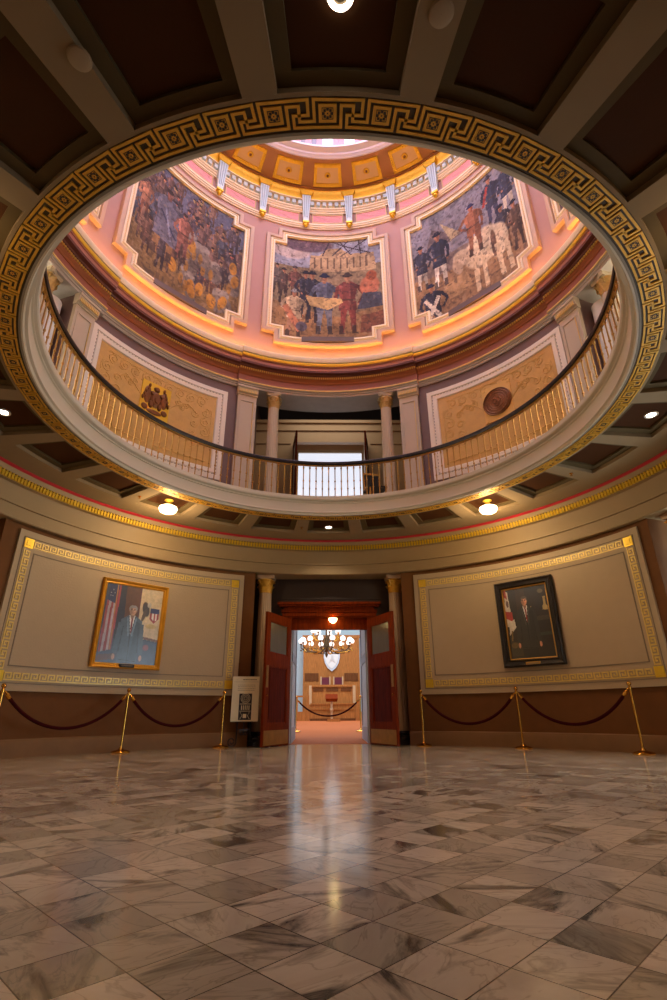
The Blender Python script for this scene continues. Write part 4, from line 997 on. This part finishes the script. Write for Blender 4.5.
# ------------------------------------------------------------------ drum, murals
RD = 5.0
b = MB(); b.lathe([(RD, 8.7), (RD, 15.2), (5.25, 15.2), (5.25, 8.7)], n=128, closed=True); S(b.build('wall_drum', M['pink'], smooth=25))
def mural(k, lab):
    ac = 45*k; W = rad(20.35)*RD; z0, z1 = 9.36, 13.46; zc = (z0+z1)/2; H = (z1-z0)/2; nx, nz = .34, .31
    t = empty('mural', P(RD, ac, zc), -rad(ac), label=lab, cat='mural')
    f = cylmap(RD, ac)
    frame_mesh(f, W, H, nx, nz, [(0, 0), (0, .10), (.05, .115), (.10, .11), (.11, .06), (.13, .06)]).build('outer_frame', M['mframe'], t, smooth=25)
    fr = frame_mesh(f, W-.13, H-.13, nx, nz, [(0, .05), (0, .085), (.035, .10), (.045, .075), (.065, .075), (.075, .10), (.12, .095), (.13, .03)]).build('ivory_bead', M['ivory'], t, smooth=25)
    b = MB(); W3, H3 = W-.185, H-.185
    pts = notched(W3, H3, nx, nz, 1)
    for i in range(12):
        (x0, y0), (x1, y1) = pts[i], pts[(i+1) % 12]; L = math.hypot(x1-x0, y1-y0); n = int(L/.055)
        for j in range(n):
            q = (j+.5)/n; x, y = x0+(x1-x0)*q, y0+(y1-y0)*q; b.add([f(x+dx, y+dy, .078) for dx, dy in ((-.013, -.013), (.013, -.013), (.013, .013), (-.013, .013))], [[0, 1, 2, 3]])
    b.build('beading', M['gold'], fr, smooth=0, fix=False)
    W2, H2 = W-.24, H-.24
    c = paint_mural(k if k in (-1, 0, 1) else 2)
    def keep(u, v):
        x, z = abs(u*2-1)*W2, abs(v*2-1)*H2
        return not (x > W2-nx and z > H2-nz)
    c.build('painted_canvas', lambda u, v: f((u*2-1)*W2, (v*2-1)*H2, .03), keep, M['mural'], t)
    b = MB(); b.slab([(-.70, -H+.12), (-.70, -H+.27), (.70, -H+.27), (.70, -H+.12)], lambda p: f(p[0], p[1], .02), lambda p: f(p[0], p[1], .11)); cp = b.build('caption_plaque', M['plaque'], t, smooth=0)
    b = MB(); R = random.Random(k)
    for row in range(2):
        x = -.62
        while x < .56:
            l = R.uniform(.03, .1); b.add([f(x, -H+.155+row*.05, .112), f(x+l, -H+.155+row*.05, .112), f(x+l, -H+.172+row*.05, .112), f(x, -H+.172+row*.05, .112)], [[0, 1, 2, 3]]); x += l+.025
    b.build('caption_marks', M['ink'], cp, smooth=0, fix=False)
    return t
mural(0, 'notched framed mural of coated officers and labourers, middle of the three large ones')
mural(-1, 'notched framed mural of a robed figure among an armoured crowd, left of the middle one')
mural(1, 'notched framed mural of soldiers and a pale horse, right of the middle one')
mural(2, 'framed mural of which only a corner shows at the far right of the dome')
mural(-2, 'framed mural of which only a corner shows at the far left of the dome')

# ------------------------------------------------------------------ upper ring: pink lights, consoles, gilded cornice
b = MB(); b.lathe([(5.0, 13.70), (4.96, 13.70), (4.96, 13.73), (4.93, 13.75), (4.93, 13.79), (4.91, 13.80), (4.91, 13.86), (4.95, 13.90), (5.0, 13.90)], n=128, closed=True)
up = S(b.build('trim_6', M['ivory'], smooth=25))
b = MB(); b.lathe([(5.0, 14.33), (4.95, 14.33), (4.95, 14.38), (4.92, 14.40), (4.92, 14.44), (4.89, 14.46), (4.89, 14.52), (5.0, 14.52)], n=128, closed=True); b.build('upper_moulding', M['ivory'], up, smooth=25)
b = MB(); b.lathe([(5.0, 14.52), (4.93, 14.52), (4.93, 14.75), (5.0, 14.75)], n=128, closed=True); b.build('dentil_ground', M['tan'], up, smooth=25)
b = MB()
for i in range(24*7):
    a = i*360/168.0+.4; b.sector(4.85, 4.935, a, a+1.25, 14.56, 14.70)
b.build('blue_dentils', M['blue'], up, smooth=0)
b = MB(); b.lathe([(5.0, 14.75), (4.84, 14.75), (4.84, 14.79), (5.0, 14.79)], n=128, closed=True); b.build('ivory_fillet', M['ivory'], up)
b = MB(); b.lathe([(5.0, 14.79), (4.86, 14.79), (4.84, 14.86), (4.80, 14.92), (4.77, 14.99), (4.75, 15.06), (4.78, 15.12), (5.0, 15.12)], n=128, closed=True); b.build('gold_cornice', M['gold2'], up, smooth=40)
for i in range(24):
    a = 7.5+15*i; sa = (a+180) % 360-180
    if abs(sa) > 82: continue
    q = MB(); hw = 4.85
    q.sector(4.96, 5.0, a-hw, a+hw, 13.95, 14.30, 3) if False else None
for i in range(24):
    a = 15*i; sa = (a+180) % 360-180
    if abs(sa) > 82: continue
    n = int(round(i))
    q = MB(); q.sector(4.975, 4.998, a-5.0, a+5.0, 13.97, 14.27, 6)
    w_ = S(q.build('window_%d' % (10+i), M['e_pink'], smooth=0))
    q = MB(); F = [(a-5.3, a+5.3, 13.93, 13.97), (a-5.3, a+5.3, 14.27, 14.31), (a-5.3, a-5.0, 13.97, 14.27), (a+5.0, a+5.3, 13.97, 14.27)]
    for x in F: q.sector(4.955, 4.998, *x, 4)
    q.build('window_frame', M['tan'], w_, smooth=0)
    q = MB()
    R = random.Random(i)
    for k in range(9):
        z = 13.985+.032*k; q.tube([P(4.973, a-4.8+9.6*j/8, z+.012*math.sin(j*1.3+k+R.random())) for j in range(9)], .006, 5)
    q.build('glass_ripples', M['glassrip'], w_)
con = None
for i in range(24):
    a = 7.5+15*i; sa = (a+180) % 360-180
    if abs(sa) > 98: continue
    if con is None:
        con = empty('console_bracket', (0, 0, 0), label='x', cat='bracket', group='consoles under the gilded dome cornice')
        q = MB()
        pr = [(4.93, 14.84), (4.76, 14.84), (4.745, 14.78), (4.77, 14.6), (4.80, 14.3), (4.83, 14.0), (4.845, 13.82), (4.93, 13.80)]
        n = len(pr)
        vs = []
        for s in (-1, 1):
            for r_, z in pr:
                w2 = .075+.055*(z-13.8)/1.04; vs.append((s*w2, r_, z))
        q.add(vs, [list(range(n)), list(range(n, 2*n))]+[[j, (j+1) % n, n+(j+1) % n, n+j] for j in range(n)])
        q.build('console_body', M['blue'], con, smooth=0)
        q = MB()
        for s in (-.6, 0, .6):
            q.tube([(s*.12, 4.738, 14.78), (s*.11, 4.763, 14.6), (s*.095, 4.793, 14.3), (s*.08, 4.823, 14.0)], .012, 5)
        q.build('ribs', M['bluerib'], con)
        q = MB(); q.box(-.20, .20, 4.68, 4.93, 14.95, 15.0); q.add([(-.14, 4.74, 14.84), (.14, 4.74, 14.84), (.14, 4.93, 14.84), (-.14, 4.93, 14.84), (-.20, 4.68, 14.95), (.20, 4.68, 14.95), (.20, 4.93, 14.95), (-.20, 4.93, 14.95)], [[0, 1, 2, 3], [4, 5, 6, 7], [0, 1, 5, 4], [1, 2, 6, 5], [2, 3, 7, 6], [3, 0, 4, 7]])
        q.build('gold_cap', M['gold2'], con, smooth=0)
        q = MB(); q.ball(0, 4.87, 13.71, .065, 12, 8); q.box(-.09, .09, 4.82, 4.93, 13.79, 13.85); q.build('gold_drop', M['gold2'], con)
        o = con
    else:
        o = copy_tree(con)
    o.rotation_euler = (0, 0, -rad(a))
    nth = int(round((abs(sa)-7.5)/15))+1
    o['label'] = 'pale blue scroll bracket with gold cap, number %s %s of the dome centre line' % (('one', 'two', 'three', 'four', 'five', 'six', 'seven')[nth-1], 'left' if sa < 0 else 'right')
# coffered soffit of the dome
def cone(r): return 15.20+(4.75-r)/(4.75-4.0)*0.13
b = MB(); b.lathe([(5.25, 15.12), (4.74, 15.12), (4.74, 15.20), (4.0, 15.33), (3.92, 15.36), (3.92, 15.6), (5.25, 15.6)], n=144, closed=True)
S(b.build('ceiling_dome', M['umber'], smooth=25))
b1 = MB(); b2 = MB(); b3 = MB()
for i in range(24):
    a = 15*i
    def q4(b, r0, r1, h0, h1, d0, d1):
        b.lathe([(r0, cone(r0)-d0), (r1, cone(r1)-d0), (r1, cone(r1)-d1), (r0, cone(r0)-d1)], h0, h1, 3, closed=True)
    A, B, ha = 4.09, 4.70, 5.3; w = .085; wa = 1.15
    q4(b1, A, A+w, a-ha, a+ha, -.02, .05); q4(b1, B-w, B, a-ha, a+ha, -.02, .05); q4(b1, A, B, a-ha, a-ha+wa, -.02, .05); q4(b1, A, B, a+ha-wa, a+ha, -.02, .05)
    for k in range(10):
        s = a-ha+.2+k*(2*ha-.4)/9.5; q4(b1, A+.015, A+w-.015, s, s+.35, .05, .075); q4(b1, B-w+.015, B-.015, s, s+.35, .05, .075)
    for k in range(8):
        s = A+.05+k*.058; q4(b1, s, s+.028, a-ha+.2, a-ha+.6, .05, .075); q4(b1, s, s+.028, a+ha-.6, a+ha-.2, .05, .075)
    q4(b2, A+w, B-w, a-ha+wa, a+ha-wa, -.02, .012)
    x, y, z = P(4.39, a, cone(4.39)-.012); b1.turned([(.085, 0), (.09, -.02), (.07, -.04), (.045, -.04), (.04, -.02)], x, y, z, 16); b3.turned([(.038, -.01), (.03, -.045), (.002, -.05)], x, y, z, 12, cap=False)
cf = S(b1.build('trim_7', M['gold2'], smooth=0)); b2.build('coffer_field', M['tan'], cf, smooth=0); b3.build('coffer_stud', M['bronze'], cf)
b = MB(); b.lathe([(3.98, 15.32), (3.93, 15.30), (3.90, 15.33), (3.86, 15.35), (3.84, 15.40), (3.78, 15.42), (3.74, 15.44), (3.70, 15.45), (3.69, 15.50), (4.0, 15.52)], n=144, closed=True); S(b.build('trim_8', M['lav'], smooth=25))
b = MB(); R = random.Random(3); n = 150
for i in range(n):
    a = i*360/n; mi = R.choice([0, 0, 0, 1, 1, 2]); b.sector(3.76, 3.80, a+.15, a+360/n-.15, 15.53, 17.2, 1, mi)
S(b.build('window_6', [M['e_s1'], M['e_s2'], M['e_s3']], smooth=0))
b = MB(); b.lathe([(3.81, 15.53), (3.95, 15.53), (3.95, 17.2), (3.81, 17.2)], n=96, closed=True); b.turned([(4.0, 17.25), (4.0, 17.35)], n=64); S(b.build('wall_lantern', M['lav']))
b = MB(); b.turned([(3.74, 17.2), (3.74, 17.23)], n=64); S(b.build('window_7', M['e_topglow']))  # unseen glowing disc, added to light the drum from above

# ------------------------------------------------------------------ portraits
def portrait(ac, z0, z1, half, fm, lab, paint, fw, style):
    zc = (z0+z1)/2; H = (z1-z0)/2; W = half
    t = empty('framed_portrait', P(5.19, ac, zc), -rad(ac), label=lab, cat='painting')
    sag_ = 0.045
    f = lambda x, z, d=0: (x, -d-.02, z)
    prof = [(0, -.04), (0, .05), (fw*.15, .075), (fw*.4, .06), (fw*.6, .03), (fw*.8, .035), (fw, .02), (fw, -.01)] if style == 'gilt' else [(0, -.04), (0, .06), (fw*.2, .085), (fw*.45, .06), (fw*.7, .055), (fw*.85, .07), (fw, .03), (fw, -.01)]
    frame_mesh(f, W, H, 0, 0, prof, 1).build('picture_frame', fm, t, smooth=0)
    if style != 'gilt':
        frame_mesh(f, W-fw, H-fw, 0, 0, [(0, .02), (0, .035), (.02, .03), (.02, .0)], 1).build('gilt_slip', M['gilt'], t, smooth=0)
    W2, H2 = W-fw+.005, H-fw+.005
    paint.build('painted_canvas', lambda u, v: f((u*2-1)*W2, (v*2-1)*H2, .005), None, M['oil'], t)
    b = MB(); b.box(-.13, .13, -.1, -.06, -H+.02, -H+.075); pq = b.build('name_plate', M['ink'] if style == 'gilt' else M['gilt'], t, smooth=0)
    b = MB(); b.box(-.10, .10, -.103, -.1, -H+.04, -H+.055); b.build('plate_line', M['ink2'], pq, smooth=0)
    return t
def man(c, x, y, s, suit, tie, hair, legs=True, skin=(196, 150, 124)):
    c.poly([(x-.17*s, y-.62*s), (x+.17*s, y-.62*s), (x+.185*s, y+.05*s), (x+.20*s, y+.24*s), (x+.07*s, y+.31*s), (x-.07*s, y+.31*s), (x-.20*s, y+.24*s), (x-.185*s, y+.05*s)], suit)
    d = tuple(k*.62 for k in suit); l = tuple(min(255, k*1.35+8) for k in suit)
    c.line(x-.19*s, y+.2*s, x-.24*s, y-.22*s, .042*s, suit); c.line(x+.19*s, y+.2*s, x+.24*s, y-.22*s, .042*s, suit)
    c.line(x-.14*s, y+.15*s, x-.17*s, y-.2*s, .007, d); c.line(x+.14*s, y+.15*s, x+.17*s, y-.2*s, .007, d); c.line(x, y+.05*s, x+.01*s, y-.6*s, .007, d)
    c.line(x-.08*s, y+.28*s, x-.03*s, y+.02*s, .012, l); c.line(x+.08*s, y+.28*s, x+.03*s, y+.02*s, .012, l)
    c.poly([(x-.055*s, y+.31*s), (x+.055*s, y+.31*s), (x+.005*s, y+.05*s)], (226, 220, 214)); c.poly([(x-.016*s, y+.28*s), (x+.016*s, y+.28*s), (x+.022*s, y+.1*s), (x, y+.04*s)], tie)
    c.ell(x-.245*s, y-.27*s, .028*s, .04*s, skin); c.ell(x+.245*s, y-.27*s, .028*s, .04*s, skin)
    sk = lambda k: tuple(min(255, v*k) for v in skin)
    c.ell(x, y+.315*s, .036*s, .045*s, sk(.72)); c.ell(x, y+.385*s, .066*s, .066*s, skin); c.ell(x, y+.35*s, .05*s, .04*s, skin)
    c.ell(x-.036*s, y+.375*s, .028*s, .055*s, sk(.78), al=.8); c.ell(x+.018*s, y+.40*s, .034*s, .04*s, sk(1.12), al=.7)
    for sx in (-1, 1): c.ell(x+sx*.068*s, y+.385*s, .009*s, .017*s, sk(.8))
    if hair: c.ell(x, y+.437*s, .062*s, .022*s, hair); c.ell(x-.062*s, y+.412*s, .014*s, .028*s, hair); c.ell(x+.062*s, y+.412*s, .014*s, .028*s, hair)
    for sx in (-1, 1): c.ell(x+sx*.026*s, y+.392*s, .012*s, .007*s, (64, 46, 40)); c.line(x+sx*.013*s, y+.405*s, x+sx*.04*s, y+.405*s, .004, (96, 72, 60))
    c.line(x+.002*s, y+.392*s, x+.006*s, y+.368*s, .006, sk(.72)); c.line(x-.022*s, y+.35*s, x+.024*s, y+.35*s, .005, (150, 76, 70))
    c.poly([(x-.012*s, y-.62*s), (x+.016*s, y-.62*s), (x+.004*s, y-.34*s)], tuple(v*.45 for v in suit))
    c.line(x-.16*s, y-.30*s, x+.16*s, y-.32*s, .005, tuple(v*.6 for v in suit)); c.poly([(x+.03*s, y-.3*s), (x+.17*s, y-.3*s), (x+.18*s, y+.2*s), (x+.09*s, y+.24*s)], tuple(v*.75 for v in suit), .6)

# left: pale blue suit, flag, document with an eagle
c = Canvas(110, 136, (58, 62, 78))
c.poly([(.36, .45), (.62, .45), (.62, 1), (.30, 1)], (96, 56, 30)); c.poly([(.2, .3), (.38, .3), (.34, 1), (.2, 1)], (40, 40, 54))
c.poly([(.60, .34), (1, .30), (1, 1), (.60, 1)], (208, 186, 148)); c.line(.60, .34, .60, 1, .012, (96, 50, 60))
c.poly([(.62, .34), (1, .30), (1, .33), (.62, .37)], (120, 76, 50))
for i in range(5): c.poly([(.02+.04*i, .04), (.06+.04*i, .04), (.11+.035*i, 1), (.05+.035*i, 1)], (150, 60, 66) if i % 2 == 0 else (176, 166, 172))
c.poly([(.05, .78), (.2, .74), (.22, 1), (.05, 1)], (40, 46, 84))
for i in range(5): c.ell(.09+.03*(i % 3), .84+.04*(i//2), .006, .006, (220, 220, 226))
c.line(.2, .1, .19, 1, .008, (176, 120, 60))
c.ell(.72, .72, .06, .10, (66, 54, 50), 20); c.ell(.77, .78, .035, .035, (190, 180, 170)); c.ell(.70, .64, .03, .09, (84, 66, 56), -20); c.poly([(.80, .74), (.96, .74), (.96, .6), (.88, .54), (.80, .6)], (150, 60, 66)); c.poly([(.80, .74), (.96, .74), (.96, .68), (.80, .68)], (44, 52, 104)); c.poly([(.84, .68), (.87, .68), (.87, .58), (.84, .6)], (220, 214, 206)); c.poly([(.9, .68), (.93, .68), (.93, .58), (.9, .58)], (220, 214, 206))
c.ell(.84, .5, .1, .03, (190, 160, 100), al=.7)
c.poly([(0, 0), (1, 0), (1, .28), (.66, .32), (.2, .16), (0, .12)], (66, 76, 98)); c.ell(.8, .22, .05, .04, (150, 80, 84)); c.poly([(.0, .02), (.3, .05), (.28, .12), (.05, .1)], (104, 66, 50))
man(c, .50, .33, .92, (78, 92, 108), (128, 40, 52), (150, 144, 140)); c.mottle(.22)
portrait(-43.9, 1.31, 2.84, .625, M['frameg'], 'gold framed portrait of a man in a blue-grey suit beside a flag', c, .085, 'gilt')
c = Canvas(104, 150, (40, 30, 24))
c.poly([(.3, .3), (.5, .3), (.5, 1), (.3, 1)], (58, 40, 28)); c.poly([(.66, .5), (1, .5), (1, .56), (.66, .56)], (60, 50, 38)); c.poly([(.64, .3), (1, .3), (1, .34), (.64, .34)], (48, 54, 44))
c.poly([(.02, .46), (.16, .46), (.12, .95), (.04, .98)], (200, 184, 172)); c.poly([(.02, .58), (.18, .52), (.17, .66), (.02, .68)], (168, 44, 36)); c.poly([(.04, .88), (.1, .84), (.08, 1), (.04, 1)], (150, 40, 36)); c.poly([(.06, .34), (.22, .44), (.2, .56), (.07, .5)], (196, 186, 172)); c.ell(.09, .78, .03, .05, (96, 70, 70))
c.poly([(.84, .64), (.95, .63), (.95, .68), (.92, .72), (.93, .82), (.87, .82), (.88, .72), (.85, .69)], (170, 144, 92)); c.ell(.84, .9, .06, .03, (96, 84, 60)); c.poly([(.05, .05), (.3, .05), (.3, .22), (.07, .26)], (56, 48, 34)); c.ell(.14, .2, .08, .04, (96, 76, 40)); c.line(.1, .26, .12, .4, .015, (120, 92, 40))
man(c, .47, .44, .92, (44, 40, 36), (140, 34, 34), (84, 72, 62), skin=(206, 140, 108)); c.poly([(.30, .0), (.64, .0), (.63, .14), (.31, .14)], (30, 26, 24)); c.ell(.60, .70, .008, .008, (220, 190, 120)); c.mottle(.2)
portrait(44.85, 1.315, 2.865, .555, M['framed'], 'dark carved frame with a portrait of a man in a black suit', c, .125, 'dark')

# ------------------------------------------------------------------ sign on easel
t = empty('sign_easel', (-1.60, 4.80, 0), rad(8), label='black scroll-footed iron easel holding the sign board beside the left door leaf', cat='easel')
q = MB()
for sx in (-1, 1):
    q.tube([(sx*.10, 0, 1.2), (sx*.12, -.01, .5), (sx*.13, -.02, .10)], .014, 6)
q.tube([(0, .02, 1.15), (0, .22, .02)], .012, 6); q.tube([(-.13, 0, .44), (.13, 0, .44)], .012, 6); q.tube([(-.13, -.01, .30), (.13, -.01, .30)], .012, 6)
q.build('easel_frame', M['black'], t)
for sx in (-1, 1):
    q = MB(); q.tube([(sx*.12+sx*(.085*(1-.75*i/22))*math.cos(PI+i*.45)+sx*.09, -.02, .095+(.085*(1-.75*i/22))*math.sin(PI+i*.45)) for i in range(23)], .012, 6)
    q.tube([(sx*.04+sx*(.05*(1-.7*i/16))*math.cos(i*.5), -.02, .24+(.05*(1-.7*i/16))*math.sin(i*.5)) for i in range(17)], .01, 6)
    q.build('foot_scroll', M['black'], t)
q = MB(); q.box(-.17, .17, -.06, -.02, .425, .44); q.build('ledge', M['black'], t, smooth=0)
t = empty('sign_board', (-1.60, 4.80, 0.44), rad(8), label='cream printed sign board with a dark ornamental picture resting on the iron easel', cat='sign')
q = MB(); q.box(-.255, .255, -.045, -.025, 0, .80); q.build('board', M['paper'], t, smooth=0)
q = MB(); R = random.Random(2)
for z, x0, x1, h, m_ in ((.735, -.06, .20, .016, 0),):
    x = x0
    while x < x1: l = R.uniform(.015, .04); q.box(x, min(x+l, x1), -.0465, -.045, z, z+h); x += l+.008
for z in (.64, .61, .575, .545):
    x = -.15
    while x < .17: l = R.uniform(.01, .045); q.box(x, min(x+l, .18), -.0465, -.045, z, z+.007); x += l+.01
q.box(-.235, .235, -.0465, -.045, .70, .703); q.turned([(.022, 0), (.022, .001)], -.17, -.046, .74, 12); q.build('printed_lines', M['ink2'], t, smooth=0)
q = MB(); q.box(-.115, .125, -.048, -.045, .025, .49); pic = q.build('printed_picture', M['ink'], t, smooth=0)
q = MB()
for rr_ in (.085, .06, .03): q.tube([(.005+rr_*math.cos(i*PI/12), -.05, .405+rr_*math.sin(i*PI/12)) for i in range(25)], .004, 4)
for i in range(5): q.box(-.07+.035*i, -.055+.035*i, -.052, -.048, .20, .28)
q.box(-.10, .11, -.052, -.048, .30, .31); q.box(-.10, .11, -.052, -.048, .175, .183); q.box(-.03, .035, -.052, -.048, .06, .13)
for sx in (-1, 1): q.tube([(.005+sx*.09, -.05, .04), (.005+sx*.05, -.05, .10), (.005+sx*.085, -.05, .16)], .004, 4)
q.build('picture_ornament', M['paper'], pic, smooth=0)

# ------------------------------------------------------------------ lights
for a in (-45, 45, -135, 135):
    pl('globe_glow', P(4.14, a, ZC-.40), 46 if abs(a) < 90 else 3, LAMPCOL, .12)
def area(name, loc, rot, sx, sy, e, col):
    l = bpy.data.lights.new(name, 'AREA'); l.energy = e; l.shape = 'RECTANGLE'; l.size = sx; l.size_y = sy; l.color = col
    o = bpy.data.objects.new(name, l); C.objects.link(o); o.location = loc; o.rotation_euler = rot; return o
area('dome_fill', (0, 0, 17.1), (0, 0, 0), 5.2, 5.2, 235, (1.0, .97, .93))  # added overhead fill, stands in for daylight from the lantern's side windows
# warm fill lights, added without lamps: gallery recess, passage behind the camera
area('recess_fill', (0.1, 6.9, 9.4), (0, 0, 0), 2.6, 1.2, 34, (1.0, .86, .66))
area('passage_fill', (0, -7.0, 3.9), (rad(25), 0, 0), 2.0, 1.2, 3, (1.0, .82, .6))
w = bpy.data.worlds.new('world'); bpy.context.scene.world = w; w.use_nodes = True
w.node_tree.nodes['Background'].inputs[0].default_value = (1.0, .85, .7, 1); w.node_tree.nodes['Background'].inputs[1].default_value = 0.05

# ------------------------------------------------------------------ camera
cam = bpy.data.cameras.new('camera'); co = bpy.data.objects.new('camera', cam); C.objects.link(co)
F, PITCH, ROLL, YAW = 506.11, 0.400421578, -0.00670052578, 0.0194418284
cam.sensor_fit = 'HORIZONTAL'; cam.sensor_width = 36.0; cam.lens = F/667.0*36.0; cam.clip_start = 0.05; cam.clip_end = 200
cp, sp = math.cos(PITCH), math.sin(PITCH)
fw = Vector((math.sin(YAW)*cp, math.cos(YAW)*cp, sp)); rt_ = Vector((math.cos(YAW), -math.sin(YAW), 0)); up_ = rt_.cross(fw)
r2 = rt_*math.cos(ROLL)+up_*math.sin(ROLL); u2 = -rt_*math.sin(ROLL)+up_*math.cos(ROLL)
m4 = Matrix(((r2.x, u2.x, -fw.x, -0.08520), (r2.y, u2.y, -fw.y, -5.65931), (r2.z, u2.z, -fw.z, 0.55475), (0, 0, 0, 1)))
co.matrix_world = m4
sc = bpy.context.scene; sc.camera = co
sc.view_settings.view_transform = 'Standard'; sc.view_settings.look = 'None'; sc.view_settings.gamma = 1.0; sc.view_settings.use_curve_mapping = False
sc.view_settings.exposure = 0.0
